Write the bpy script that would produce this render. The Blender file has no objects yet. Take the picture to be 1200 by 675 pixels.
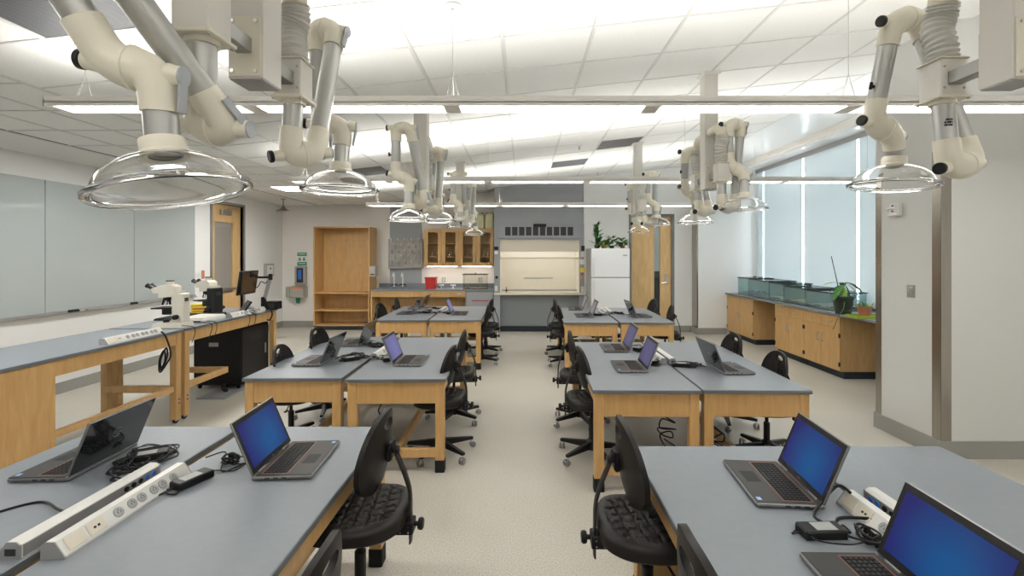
import bpy, bmesh, math, random
from mathutils import Vector, Matrix
from mathutils.geometry import delaunay_2d_cdt

# ------------------------------------------------------------------ camera, world, exposure
F = 545.0; CX = 613.0; HY = 298.0; EYE = 1.735      # focal length (px of a 1200x675 frame), vanishing point, eye height
scene = bpy.context.scene
COL = scene.collection
cam_data = bpy.data.cameras.new('camera')
cam = bpy.data.objects.new('camera', cam_data); COL.objects.link(cam)
cam.location = (0, 0, EYE); cam.rotation_euler = (math.pi/2, 0, 0)
cam_data.sensor_width = 36.0; cam_data.lens = 36.0*F/1200
cam_data.shift_x = (600-CX)/1200; cam_data.shift_y = (HY-337.5)/1200
cam_data.clip_start = 0.05
scene.camera = cam
world = bpy.data.worlds.new('daylight'); scene.world = world; world.use_nodes = True
bg = world.node_tree.nodes['Background']
bg.inputs[0].default_value = (0.90, 0.96, 1.0, 1); bg.inputs[1].default_value = 14.0
vs = scene.view_settings
vs.view_transform = 'Standard'; vs.look = 'None'; vs.gamma = 1.0; vs.use_curve_mapping = False
vs.exposure = 0.0
LAMP_DOWN = 13.5      # emission of the pendant lenses
LAMP_UP = 43.0       # emission of the pendant uplights

R = math.radians
def P(px, py, d): return Vector(((px-CX)*d/F, d, EYE-(py-HY)*d/F))
def PX(px, d): return (px-CX)*d/F
def PZ(py, d): return EYE-(py-HY)*d/F

# ------------------------------------------------------------------ mesh helpers
class MB:
    def __init__(s, M=None): s.v = []; s.f = []; s.M = M
    def add(s, vs_, fs):
        o = len(s.v)
        s.v += [(s.M @ Vector(p)) if s.M is not None else Vector(p) for p in vs_]
        s.f += [tuple(i+o for i in f) for f in fs]
        return s
    def box(s, x0, x1, y0, y1, z0, z1, c=0.0):
        lo = (min(x0,x1), min(y0,y1), min(z0,z1)); hi = (max(x0,x1), max(y0,y1), max(z0,z1))
        if c <= 0:
            v = [(hi[0] if i&1 else lo[0], hi[1] if i&2 else lo[1], hi[2] if i&4 else lo[2]) for i in range(8)]
            return s.add(v, [(0,2,3,1),(4,5,7,6),(0,1,5,4),(2,6,7,3),(0,4,6,2),(1,3,7,5)])
        c = min([c]+[(hi[k]-lo[k])*0.49 for k in range(3)])
        v = []
        for i in range(8):
            for a in range(3):
                p = []
                for k in range(3):
                    up = (i >> k) & 1
                    e = 0 if k == a else c
                    p.append(hi[k]-e if up else lo[k]+e)
                v.append(p)
        fs = []
        for a in range(3):
            b, d = (a+1) % 3, (a+2) % 3
            for sg in (0, 1):
                q = [(sg << a) | (x << b) | (y << d) for x, y in ((0,0),(1,0),(1,1),(0,1))]
                fs.append(tuple(k*3+a for k in q))
            for sb in (0, 1):
                for sd in (0, 1):
                    k0 = (sb << b) | (sd << d); k1 = k0 | (1 << a)
                    fs.append((k0*3+b, k1*3+b, k1*3+d, k0*3+d))
        for i in range(8): fs.append((i*3, i*3+1, i*3+2))
        return s.add(v, fs)
    def frame(s, d):
        d = d.normalized(); u = Vector((0,0,1)) if abs(d.z) < 0.9 else Vector((1,0,0))
        a = d.cross(u).normalized(); return a, a.cross(d).normalized()
    def tube(s, pts, r, n=10, caps=True, flat=None, up=None):
        """sweep along pts; r a number or list; flat=(ra,rb) an elliptic section"""
        pts = [Vector(p) for p in pts]; m = len(pts)
        rs = r if isinstance(r, (list, tuple)) else [r]*m
        tang = []
        for i in range(m):
            t = pts[min(i+1, m-1)]-pts[max(i-1, 0)]
            tang.append(t.normalized() if t.length > 1e-9 else Vector((0,0,1)))
        a, b = s.frame(tang[0])
        if up is not None:
            b = (Vector(up)-tang[0]*Vector(up).dot(tang[0])).normalized(); a = tang[0].cross(b).normalized()
        vs_ = []; fs = []
        for i in range(m):
            if i:
                q = tang[i-1].rotation_difference(tang[i]); a = q @ a; b = q @ b
            for k in range(n):
                t = 2*math.pi*k/n
                ra, rb = (flat if flat else (1, 1))
                vs_.append(pts[i]+a*(math.cos(t)*rs[i]*ra)+b*(math.sin(t)*rs[i]*rb))
        for i in range(m-1):
            for k in range(n):
                k2 = (k+1) % n
                fs.append((i*n+k, i*n+k2, (i+1)*n+k2, (i+1)*n+k))
        if caps: fs.append(tuple(range(n))); fs.append(tuple(range((m-1)*n, m*n)))
        return s.add(vs_, fs)
    def cyl(s, p0, p1, r0, r1=None, n=16, ch=0.0):
        p0 = Vector(p0); p1 = Vector(p1); r1 = r0 if r1 is None else r1
        if ch > 0:
            d = (p1-p0).normalized()*ch
            return s.tube([p0, p0+d, p1-d, p1], [r0-ch, r0, r1, r1-ch], n)
        return s.tube([p0, p1], [r0, r1], n)
    def bar(s, p0, p1, w, h, up=(0,0,1), c=0.0):
        """rectangular bar between two points, w across, h along up"""
        p0 = Vector(p0); p1 = Vector(p1); d = p1-p0; L = d.length; d.normalize()
        u = Vector(up); u = u-d*u.dot(d)
        if u.length < 1e-5: u = Vector((1,0,0))-d*d.x
        u.normalize(); a = d.cross(u)
        old = s.M
        T = Matrix(((a.x,d.x,u.x,p0.x),(a.y,d.y,u.y,p0.y),(a.z,d.z,u.z,p0.z),(0,0,0,1)))
        s.M = (old @ T) if old is not None else T
        s.box(-w/2, w/2, 0, L, -h/2, h/2, c); s.M = old
        return s
    def lathe(s, prof, n=32, M=None):
        old = s.M
        if M is not None: s.M = (old @ M) if old is not None else M
        vs_ = []; fs = []; m = len(prof); idx = []
        for r, z in prof:
            if r < 1e-6: idx.append([len(vs_)]*n); vs_.append((0,0,z))
            else:
                idx.append(list(range(len(vs_), len(vs_)+n)))
                vs_ += [(r*math.cos(2*math.pi*k/n), r*math.sin(2*math.pi*k/n), z) for k in range(n)]
        for i in range(m-1):
            for k in range(n):
                q = [idx[i][k], idx[i][(k+1)%n], idx[i+1][(k+1)%n], idx[i+1][k]]
                q2 = []
                for t in q:
                    if t not in q2: q2.append(t)
                if len(q2) > 2: fs.append(tuple(q2))
        s.add(vs_, fs); s.M = old
        return s
    def prism(s, poly, h0, h1, M=None):
        old = s.M
        if M is not None: s.M = (old @ M) if old is not None else M
        n = len(poly)
        s.add([(x, y, h0) for x, y in poly]+[(x, y, h1) for x, y in poly],
              [tuple(range(n)), tuple(range(n, 2*n))]+[(i, (i+1)%n, n+(i+1)%n, n+i) for i in range(n)])
        s.M = old
        return s
    def mesh(s, name, mat=None, smooth=35, recalc=True):
        me = bpy.data.meshes.new(name)
        me.from_pydata([tuple(p) for p in s.v], [], s.f)
        if recalc:
            bm = bmesh.new(); bm.from_mesh(me)
            bmesh.ops.recalc_face_normals(bm, faces=bm.faces[:]); bm.to_mesh(me); bm.free()
        if smooth:
            me.polygons.foreach_set('use_smooth', [True]*len(me.polygons))
            me.set_sharp_from_angle(angle=R(smooth))
        if mat: me.materials.append(M_[mat])
        return me
    def build(s, name, mat, parent=None, smooth=35, loc=None, rot=None, **kw):
        return obj(name, s.mesh(name, mat, smooth), parent, loc, rot, **kw)

def obj(name, me, parent=None, loc=None, rot=None, label=None, cat=None, group=None, kind=None):
    o = bpy.data.objects.new(name, me); COL.objects.link(o)
    if parent is not None: o.parent = parent
    if loc is not None: o.location = loc
    if rot is not None: o.rotation_euler = rot
    tag(o, label, cat, group, kind)
    return o
def tag(o, label=None, cat=None, group=None, kind=None):
    if label: o['label'] = label
    if cat: o['category'] = cat
    if group: o['group'] = group
    if kind: o['kind'] = kind
    return o
def thing(name, label, cat, loc=(0,0,0), rotz=0.0, group=None):
    o = bpy.data.objects.new(name, None); COL.objects.link(o)
    o.empty_display_size = 0.05
    o.location = loc; o.rotation_euler = (0,0,rotz)
    return tag(o, label, cat, group)
CHILD = {}
def kids(o):
    return [c for c in bpy.data.objects if c.parent == o]
def tree_of(o): return (o, [tree_of(c) for c in kids(o)])
def copy_tree(t, parent=None):
    o, ch = t
    c = o.copy(); COL.objects.link(c); c.parent = parent
    for k in ch: copy_tree(k, c)
    return c
def TR(x, y, z): return Matrix.Translation((x, y, z))
def RX(a): return Matrix.Rotation(a, 4, 'X')
def RY(a): return Matrix.Rotation(a, 4, 'Y')
def RZ(a): return Matrix.Rotation(a, 4, 'Z')
def spline(pts, k=6):
    """Catmull-Rom through pts"""
    pts = [Vector(p) for p in pts]; out = []
    for i in range(len(pts)-1):
        p0 = pts[max(i-1,0)]; p1 = pts[i]; p2 = pts[i+1]; p3 = pts[min(i+2,len(pts)-1)]
        for j in range(k):
            t = j/k
            out.append(0.5*((2*p1)+(p2-p0)*t+(2*p0-5*p1+4*p2-p3)*t*t+(3*p1-p0-3*p2+p3)*t**3))
    out.append(pts[-1]); return out
def text_mesh(name, body, size, mat, ext=0.0004):
    cu = bpy.data.curves.new(name, 'FONT'); cu.body = body; cu.size = size; cu.extrude = ext
    cu.align_x = 'CENTER'; cu.align_y = 'CENTER'
    o = bpy.data.objects.new(name, cu); COL.objects.link(o)
    dg = bpy.context.evaluated_depsgraph_get()
    me = bpy.data.meshes.new_from_object(o.evaluated_get(dg))
    bpy.data.objects.remove(o); bpy.data.curves.remove(cu)
    me.materials.clear(); me.materials.append(M_[mat]); me.name = name
    return me

# ------------------------------------------------------------------ materials
M_ = {}
def nodes(name):
    m = bpy.data.materials.new(name); m.use_nodes = True; M_[name] = m
    nt = m.node_tree; return m, nt, nt.nodes['Principled BSDF']
def mat(name, col, rough=0.5, metal=0.0, var=0.0, scale=8.0, bump=0.0, bscale=200.0, spec=0.5, stretch=(1,1,1), coat=0.0):
    m, nt, b = nodes(name)
    b.inputs['Roughness'].default_value = rough; b.inputs['Metallic'].default_value = metal
    b.inputs['Specular IOR Level'].default_value = spec
    b.inputs['Coat Weight'].default_value = coat
    b.inputs['Base Color'].default_value = (*col, 1)
    tc = nt.nodes.new('ShaderNodeTexCoord'); mp = nt.nodes.new('ShaderNodeMapping')
    mp.inputs['Scale'].default_value = stretch
    nt.links.new(tc.outputs['Object'], mp.inputs['Vector'])
    if var > 0:
        n = nt.nodes.new('ShaderNodeTexNoise'); n.inputs['Scale'].default_value = scale; n.inputs['Detail'].default_value = 5
        nt.links.new(mp.outputs[0], n.inputs['Vector'])
        r = nt.nodes.new('ShaderNodeValToRGB')
        r.color_ramp.elements[0].position = 0.3; r.color_ramp.elements[1].position = 0.7
        r.color_ramp.elements[0].color = (*[c*(1-var) for c in col], 1)
        r.color_ramp.elements[1].color = (*[min(1, c*(1+var)) for c in col], 1)
        nt.links.new(n.outputs['Fac'], r.inputs[0]); nt.links.new(r.outputs[0], b.inputs['Base Color'])
    if bump > 0:
        n2 = nt.nodes.new('ShaderNodeTexNoise'); n2.inputs['Scale'].default_value = bscale; n2.inputs['Detail'].default_value = 3
        nt.links.new(mp.outputs[0], n2.inputs['Vector'])
        bp = nt.nodes.new('ShaderNodeBump'); bp.inputs['Strength'].default_value = bump; bp.inputs['Distance'].default_value = 0.002
        nt.links.new(n2.outputs['Fac'], bp.inputs['Height']); nt.links.new(bp.outputs[0], b.inputs['Normal'])
    return m
def emit(name, col, s):
    m, nt, b = nodes(name)
    b.inputs['Base Color'].default_value = (0.8,0.8,0.8,1)
    b.inputs['Emission Color'].default_value = (*col, 1); b.inputs['Emission Strength'].default_value = s
    return m
def wood(name, c0, c1, rough=0.4):
    m, nt, b = nodes(name)
    tc = nt.nodes.new('ShaderNodeTexCoord'); mp = nt.nodes.new('ShaderNodeMapping')
    mp.inputs['Scale'].default_value = (9, 9, 1.2)
    nt.links.new(tc.outputs['Object'], mp.inputs['Vector'])
    n = nt.nodes.new('ShaderNodeTexNoise'); n.inputs['Scale'].default_value = 3.0; n.inputs['Detail'].default_value = 7
    n.inputs['Distortion'].default_value = 0.6
    nt.links.new(mp.outputs[0], n.inputs['Vector'])
    r = nt.nodes.new('ShaderNodeValToRGB')
    r.color_ramp.elements[0].position = 0.32; r.color_ramp.elements[1].position = 0.7
    r.color_ramp.elements[0].color = (*c0, 1); r.color_ramp.elements[1].color = (*c1, 1)
    nt.links.new(n.outputs['Fac'], r.inputs[0]); nt.links.new(r.outputs[0], b.inputs['Base Color'])
    b.inputs['Roughness'].default_value = rough
    return m
def thin_glass(name, tint=(1,1,1), refl=0.06, rough=0.02):
    """thin clear sheet: see-through with a Fresnel sheen"""
    m, nt, b = nodes(name); nt.nodes.remove(b)
    out = nt.nodes['Material Output']
    tr = nt.nodes.new('ShaderNodeBsdfTransparent'); tr.inputs[0].default_value = (*tint, 1)
    gl = nt.nodes.new('ShaderNodeBsdfGlossy'); gl.inputs['Roughness'].default_value = rough
    lw = nt.nodes.new('ShaderNodeLayerWeight'); lw.inputs['Blend'].default_value = 0.5
    pw = nt.nodes.new('ShaderNodeMath'); pw.operation = 'POWER'; pw.inputs[1].default_value = 4.0
    ad = nt.nodes.new('ShaderNodeMath'); ad.operation = 'MULTIPLY_ADD'; ad.inputs[1].default_value = 0.7; ad.inputs[2].default_value = refl; ad.use_clamp = True
    mx = nt.nodes.new('ShaderNodeMixShader')
    nt.links.new(lw.outputs['Facing'], pw.inputs[0]); nt.links.new(pw.outputs[0], ad.inputs[0]); nt.links.new(ad.outputs[0], mx.inputs[0])
    nt.links.new(tr.outputs[0], mx.inputs[1]); nt.links.new(gl.outputs[0], mx.inputs[2])
    nt.links.new(mx.outputs[0], out.inputs[0])
    return m
def solid_glass(name, ior=1.47, col=(1,1,1), rough=0.0):
    m, nt, b = nodes(name)
    b.inputs['Base Color'].default_value = (*col, 1); b.inputs['Roughness'].default_value = rough
    b.inputs['IOR'].default_value = ior; b.inputs['Transmission Weight'].default_value = 1.0
    return m

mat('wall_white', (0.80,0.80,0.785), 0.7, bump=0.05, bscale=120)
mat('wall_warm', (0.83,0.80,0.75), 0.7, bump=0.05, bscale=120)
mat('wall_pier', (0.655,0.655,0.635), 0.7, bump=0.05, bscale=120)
mat('wall_grey', (0.33,0.345,0.36), 0.6)
mat('tile', (0.82,0.82,0.80), 0.9, var=0.03, scale=60, bump=0.25, bscale=260)
mat('grid', (0.66,0.66,0.645), 0.6)
mat('plenum', (0.25,0.25,0.25), 0.9)
mat('base_grey', (0.30,0.295,0.27), 0.6, var=0.18, scale=220)
mat('steel', (0.40,0.375,0.335), 0.24, 1.0, var=0.12, scale=6, stretch=(60,60,0.4))
mat('steel_dull', (0.50,0.49,0.46), 0.45, 1.0)
mat('chrome', (0.80,0.80,0.80), 0.15, 1.0)
mat('alu', (0.47,0.47,0.455), 0.36, 0.75)
mat('alu_dark', (0.36,0.36,0.35), 0.38, 0.8)
mat('cream', (0.80,0.76,0.64), 0.42)
mat('cream_box', (0.74,0.72,0.67), 0.45)
mat('hose', (0.66,0.65,0.61), 0.6)
mat('cap_grey', (0.40,0.42,0.45), 0.5)
mat('black', (0.009,0.009,0.0095), 0.45, spec=0.3)
mat('black_soft', (0.010,0.0095,0.0095), 0.6, spec=0.25, bump=0.15, bscale=400)
mat('chair_black', (0.0105,0.0088,0.008), 0.45, spec=0.3, bump=0.12, bscale=300)
mat('chair_frame', (0.009,0.0085,0.008), 0.42, spec=0.3)
mat('rubber', (0.014,0.014,0.014), 0.7, spec=0.2)
mat('wheel', (0.20,0.20,0.21), 0.35)
mat('laminate', (0.198,0.220,0.243), 0.42, var=0.03, scale=30)
mat('laminate_edge', (0.12,0.135,0.148), 0.5)
wood('maple', (0.52,0.31,0.115), (0.61,0.385,0.165))
wood('maple_light', (0.49,0.29,0.105), (0.57,0.355,0.15))
wood('door_wood', (0.62,0.40,0.175), (0.72,0.50,0.245), 0.45)
mat('door_frame', (0.20,0.205,0.19), 0.5)
mat('toe', (0.022,0.028,0.036), 0.5, spec=0.3)
mat('lamp_body', (0.92,0.90,0.86), 0.5)
emit('lamp_lens', (1.0,0.975,0.935), LAMP_DOWN)
emit('lamp_up', (1.0,0.975,0.93), LAMP_UP)
emit('troffer', (1.0,0.98,0.95), 60.0)
emit('small_lamp', (1.0,0.93,0.82), 9.0)
emit('hood_lamp', (1.0,0.96,0.90), 5.5)
mat('white_plastic', (0.78,0.78,0.76), 0.4)
mat('white_gloss', (0.82,0.83,0.84), 0.22)
mat('offwhite', (0.72,0.70,0.63), 0.45)
mat('almond', (0.70,0.64,0.53), 0.5)
mat('strip_metal', (0.70,0.69,0.66), 0.42, 0.15)
mat('strip_side', (0.36,0.36,0.36), 0.4, 0.4)
mat('outlet_grey', (0.34,0.35,0.34), 0.5)
mat('blue', (0.03,0.16,0.62), 0.4)
mat('yellow', (0.80,0.62,0.04), 0.5)
mat('red', (0.52,0.03,0.03), 0.35)
mat('orange', (0.75,0.2,0.05), 0.5)
mat('green_sign', (0.02,0.28,0.16), 0.5)
mat('laptop_grey', (0.08,0.078,0.075), 0.35, 0.6)
mat('laptop_edge', (0.24,0.24,0.24), 0.32, 0.8)
mat('laptop_lid', (0.015,0.016,0.018), 0.12, 0.0, coat=0.5)
mat('laptop_deck', (0.026,0.0245,0.0235), 0.45, 0.0, spec=0.35)
mat('keys', (0.007,0.007,0.0075), 0.5, spec=0.25)
mat('laptop_orange', (0.45,0.14,0.05), 0.5)
mat('sticker_blue', (0.25,0.42,0.75), 0.4)
mat('logo_silver', (0.6,0.6,0.62), 0.25, 0.9)
mat('glassboard', (0.43,0.475,0.47), 0.06, spec=0.45)
mat('plant_green', (0.05,0.19,0.035), 0.45, var=0.4, scale=30)
mat('plant_light', (0.20,0.36,0.06), 0.45, var=0.4, scale=40)
mat('plant_dark', (0.018,0.085,0.018), 0.45, var=0.4, scale=30)
mat('leaf_yellow', (0.45,0.42,0.06), 0.5)
mat('pot_dark', (0.022,0.028,0.02), 0.5)
mat('terracotta', (0.42,0.16,0.08), 0.7)
mat('soil', (0.05,0.035,0.025), 0.9, var=0.4, scale=80)
mat('gravel', (0.40,0.30,0.20), 0.9, var=0.5, scale=90)
mat('tray_green', (0.28,0.38,0.03), 0.45)
mat('water_blue', (0.10,0.20,0.27), 0.15)
mat('hood_white', (0.86,0.82,0.74), 0.4)
mat('hood_grey', (0.31,0.325,0.34), 0.45)
mat('dark_hole', (0.03,0.032,0.035), 0.7)
mat('microscope', (0.70,0.67,0.58), 0.4)
mat('fume_base', (0.20,0.215,0.225), 0.5)
mat('pale_yellow', (0.70,0.68,0.42), 0.5)
thin_glass('window_glass', (0.96,0.98,0.98))
thin_glass('tank_glass', (0.90,0.96,0.97), 0.03)
thin_glass('cabinet_glass', (0.95,0.95,0.93), 0.02)
solid_glass('dome_glass')
mat('wood_reflection', (0.10,0.062,0.036), 0.25)  # brown reflection of wood painted into the monitor's back cover
mat('rack_steel', (0.30,0.285,0.26), 0.5, 0.5, var=0.25, scale=5)
m, nt, b = nodes('tank_face')                    # glass filmed with scale and algae
tr = nt.nodes.new('ShaderNodeBsdfTransparent'); tr.inputs[0].default_value = (0.90,0.96,0.96,1)
b.inputs['Base Color'].default_value = (0.36,0.50,0.50,1); b.inputs['Roughness'].default_value = 0.12
ms = nt.nodes.new('ShaderNodeMixShader'); ms.inputs[0].default_value = 0.30
nt.links.new(tr.outputs[0], ms.inputs[1]); nt.links.new(b.outputs[0], ms.inputs[2]); nt.links.new(ms.outputs[0], nt.nodes['Material Output'].inputs[0])
solid_glass('labware')

# floor: speckled sheet vinyl
m, nt, b = nodes('floor_vinyl')
tc = nt.nodes.new('ShaderNodeTexCoord')
n1 = nt.nodes.new('ShaderNodeTexNoise'); n1.inputs['Scale'].default_value = 120; n1.inputs['Detail'].default_value = 3
n2 = nt.nodes.new('ShaderNodeTexNoise'); n2.inputs['Scale'].default_value = 1.1; n2.inputs['Detail'].default_value = 3
r1 = nt.nodes.new('ShaderNodeValToRGB'); r1.color_ramp.elements[0].position = 0.36; r1.color_ramp.elements[1].position = 0.62
r1.color_ramp.elements[0].color = (0.44,0.415,0.355,1); r1.color_ramp.elements[1].color = (0.65,0.62,0.545,1)
mx = nt.nodes.new('ShaderNodeMix'); mx.data_type = 'RGBA'; mx.blend_type = 'MULTIPLY'; mx.inputs['Factor'].default_value = 0.25
nt.links.new(tc.outputs['Object'], n1.inputs['Vector']); nt.links.new(tc.outputs['Object'], n2.inputs['Vector'])
nt.links.new(n1.outputs['Fac'], r1.inputs[0]); nt.links.new(r1.outputs[0], mx.inputs[6]); nt.links.new(n2.outputs['Fac'], mx.inputs[7])
nt.links.new(mx.outputs[2], b.inputs['Base Color']); b.inputs['Roughness'].default_value = 0.42

# perforated metal air panel
m, nt, b = nodes('perforated')
tc = nt.nodes.new('ShaderNodeTexCoord'); vo = nt.nodes.new('ShaderNodeTexVoronoi'); vo.inputs['Scale'].default_value = 110
vo.inputs['Randomness'].default_value = 0.0
r1 = nt.nodes.new('ShaderNodeValToRGB'); r1.color_ramp.elements[0].position = 0.33; r1.color_ramp.elements[1].position = 0.40
r1.color_ramp.elements[0].color = (0.02,0.02,0.022,1); r1.color_ramp.elements[1].color = (0.13,0.135,0.145,1)
nt.links.new(tc.outputs['Object'], vo.inputs['Vector']); nt.links.new(vo.outputs['Distance'], r1.inputs[0])
nt.links.new(r1.outputs[0], b.inputs['Base Color']); b.inputs['Roughness'].default_value = 0.55

# roller shade: translucent woven fabric
m, nt, b = nodes('shade_fabric'); nt.nodes.remove(b)
df = nt.nodes.new('ShaderNodeBsdfDiffuse'); df.inputs[0].default_value = (0.66,0.70,0.72,1)
tl = nt.nodes.new('ShaderNodeBsdfTranslucent'); tl.inputs[0].default_value = (0.74,0.79,0.80,1)
tc = nt.nodes.new('ShaderNodeTexCoord'); mp = nt.nodes.new('ShaderNodeMapping'); mp.inputs['Scale'].default_value = (1, 26, 0.5)
ns = nt.nodes.new('ShaderNodeTexNoise'); ns.inputs['Scale'].default_value = 1.0; ns.inputs['Detail'].default_value = 2
mr = nt.nodes.new('ShaderNodeMapRange'); mr.inputs['To Min'].default_value = 0.16; mr.inputs['To Max'].default_value = 0.22
ms = nt.nodes.new('ShaderNodeMixShader')
nt.links.new(tc.outputs['Object'], mp.inputs['Vector']); nt.links.new(mp.outputs[0], ns.inputs['Vector'])
nt.links.new(ns.outputs['Fac'], mr.inputs['Value']); nt.links.new(mr.outputs[0], ms.inputs[0])
nt.links.new(df.outputs[0], ms.inputs[1]); nt.links.new(tl.outputs[0], ms.inputs[2])
nt.links.new(ms.outputs[0], nt.nodes['Material Output'].inputs[0])

# laptop wallpaper and its slanted-view tints (screens give off light)
mat('soffit_white', (0.80,0.81,0.81), 0.22)
mat('blind_grey', (0.42,0.40,0.40), 0.6)
def screen(name, edge, mid, strength, cx=0.03, cz=-0.02):
    m, nt, b = nodes(name)
    tc = nt.nodes.new('ShaderNodeTexCoord'); mp = nt.nodes.new('ShaderNodeMapping')
    mp.inputs['Location'].default_value = (-cx*5, 0, -cz*5-0.6); mp.inputs['Scale'].default_value = (5, 0, 5)
    gr = nt.nodes.new('ShaderNodeTexGradient'); gr.gradient_type = 'SPHERICAL'
    ns = nt.nodes.new('ShaderNodeTexNoise'); ns.inputs['Scale'].default_value = 9; ns.inputs['Detail'].default_value = 3
    ad = nt.nodes.new('ShaderNodeMath'); ad.operation = 'MULTIPLY_ADD'; ad.inputs[1].default_value = 0.25
    r = nt.nodes.new('ShaderNodeValToRGB'); r.color_ramp.elements[0].position = 0.1; r.color_ramp.elements[1].position = 0.95
    r.color_ramp.elements[0].color = (*edge, 1); r.color_ramp.elements[1].color = (*mid, 1)
    nt.links.new(tc.outputs['Object'], mp.inputs['Vector']); nt.links.new(mp.outputs[0], gr.inputs['Vector'])
    nt.links.new(tc.outputs['Object'], ns.inputs['Vector'])
    nt.links.new(ns.outputs['Fac'], ad.inputs[0]); nt.links.new(gr.outputs['Fac'], ad.inputs[2])
    nt.links.new(ad.outputs[0], r.inputs[0]); nt.links.new(r.outputs[0], b.inputs['Emission Color'])
    b.inputs['Emission Strength'].default_value = strength
    b.inputs['Base Color'].default_value = (0.006,0.006,0.01,1); b.inputs['Roughness'].default_value = 0.3; b.inputs['Specular IOR Level'].default_value = 0.12
screen('screen_blue', (0.012,0.012,0.125), (0.004,0.075,0.235), 1.0)
screen('screen_violet', (0.055,0.05,0.125), (0.075,0.075,0.18), 1.0)  # violet, pale and dim: colour shift of slanted viewing painted into the emission
screen('screen_pale', (0.10,0.10,0.26), (0.15,0.15,0.36), 1.0)
screen('screen_dim', (0.10,0.095,0.12), (0.16,0.14,0.15), 1.0)
# ------------------------------------------------------------------ the room
XL, XR, YB, YF = -5.77, 5.10, 11.15, -4.6      # left wall, window wall, back wall, wall behind the camera
YD = 10.4                                      # wall with the second door and the fume hood front
Z0, TILT = 3.30, 0.112                         # sloped ceiling: z = Z0 + TILT*x
XFOLD = 0.512-0.66*6; ZFLAT = Z0+TILT*XFOLD
def zc(x): return Z0+TILT*x if x > XFOLD else ZFLAT
def S(mb, name, m, parent=None, **kw):
    o = mb.build(name, m, parent, **kw)
    if parent is None: o['kind'] = 'structure'
    return o
S(MB().box(XL-.2, XR+.2, YF-.2, YB+.3, -.1, 0), 'floor', 'floor_vinyl', smooth=0)
# left wall with its door opening
D1a, D1b, D1z = 8.62, 9.58, 2.70
mb = MB(); mb.box(XL-.15, XL, YF, D1a, 0, 3.1); mb.box(XL-.15, XL, D1b, YB, 0, 3.1); mb.box(XL-.15, XL, D1a, D1b, D1z, 3.1)
mb.box(XL-.15, XL-.11, D1a, D1b, 0, D1z)
S(mb, 'wall_left', 'wall_white', smooth=0)
S(MB().box(XL-.15, -.5, YB, YB+.15, 0, 3.6), 'wall_back', 'wall_warm', smooth=0)
D2a, D2b, D2z = PX(740, YD), PX(787, YD), PZ(254, YD)
mb = MB(); mb.box(1.36, D2a, YD, YD+.15, 0, 4.1); mb.box(D2b, XR, YD, YD+.15, 0, 4.1); mb.box(D2a, D2b, YD, YD+.15, D2z, 4.1)
mb.box(D2a, D2b, YD+.12, YD+.15, 0, D2z)
S(mb, 'wall_door', 'wall_white', smooth=0)
S(MB().box(XL, XR, YF-.15, YF, 0, 4.1), 'wall_rear', 'wall_white', smooth=0)
# pier between the window bay and the near wall (left end X=3.55)
PXL, PY0, PY1 = 3.55, 3.95, 4.68
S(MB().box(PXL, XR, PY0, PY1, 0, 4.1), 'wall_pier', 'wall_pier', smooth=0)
FPX, FPY = PX(817, 10.06), 10.06
S(MB().box(FPX, XR, FPY, YD, 0, 4.1), 'wall_stub', 'wall_white', smooth=0)
# window wall: sill wall, header, solid part beside the near pier
WZ0, WZ1 = 0.98, 3.54
mb = MB(); mb.box(XR, XR+.2, PY1, FPY, 0, WZ0); mb.box(XR, XR+.2, PY1, FPY, WZ1, 4.1); mb.box(XR, XR+.2, YF, PY1, 0, 4.1); mb.box(XR, XR+.2, FPY, YD+.15, 0, 4.1)
S(mb, 'wall_right', 'wall_white', smooth=0)
XT = XFOLD+.66*11                               # tiles end here; a smooth plain panel and soffit follow to the windows
S(MB().box(4.70, 4.78, PY1, YD, 3.595, 3.70, .003), 'trim_1', 'wall_warm', smooth=0)
# fume hood enclosure up to the ceiling (grey)
HX0, HX1 = PX(579, YD-.02), 1.36
S(MB().box(HX0, HX1, YD+.06, YB+.15, PZ(262, YD), 3.6), 'wall_hood', 'wall_grey', smooth=0)
# baseboards
bb = 0.14
S(MB().box(XL, XL+.012, YF, D1a-.05, 0, bb).box(XL, XL+.012, D1b+.05, YB, 0, bb), 'baseboard_left', 'base_grey', smooth=0)
S(MB().box(XL+.012, -4.8, YB-.012, YB, 0, bb), 'baseboard_back', 'base_grey', smooth=0)
S(MB().box(D2b+.05, FPX, YD-.012, YD, 0, bb).box(FPX-.012, FPX, FPY-.012, YD-.012, 0, bb).box(FPX, 4.4, FPY-.012, FPY, 0, bb), 'baseboard_door', 'base_grey', smooth=0)
S(MB().box(PXL-.014, PXL, PY0-.014, PY1+.014, 0, .15).box(PXL, XR, PY0-.014, PY0, 0, .15).box(PXL, 4.4, PY1, PY1+.014, 0, .15), 'baseboard_pier', 'base_grey', smooth=0)
# stainless corner guards on the pier and the far stub wall
for i, (x0, x1, y0, y1) in enumerate([(PXL-.004, PXL, PY1-.075, PY1), (PXL-.004, PXL, PY0-.004, PY0+.085), (PXL-.004, PXL+.085, PY0-.005, PY0)]):
    S(MB().box(x0, x1, y0, y1, .15, 2.62, .001), 'trim_%d' % (i+2), 'steel', smooth=0)
S(MB().box(FPX-.004, FPX, FPY-.004, FPY+.3, .14, 2.62, .001).box(FPX-.004, FPX+.02, FPY-.004, FPY, .14, 2.62), 'trim_5', 'steel', smooth=0)

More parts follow.
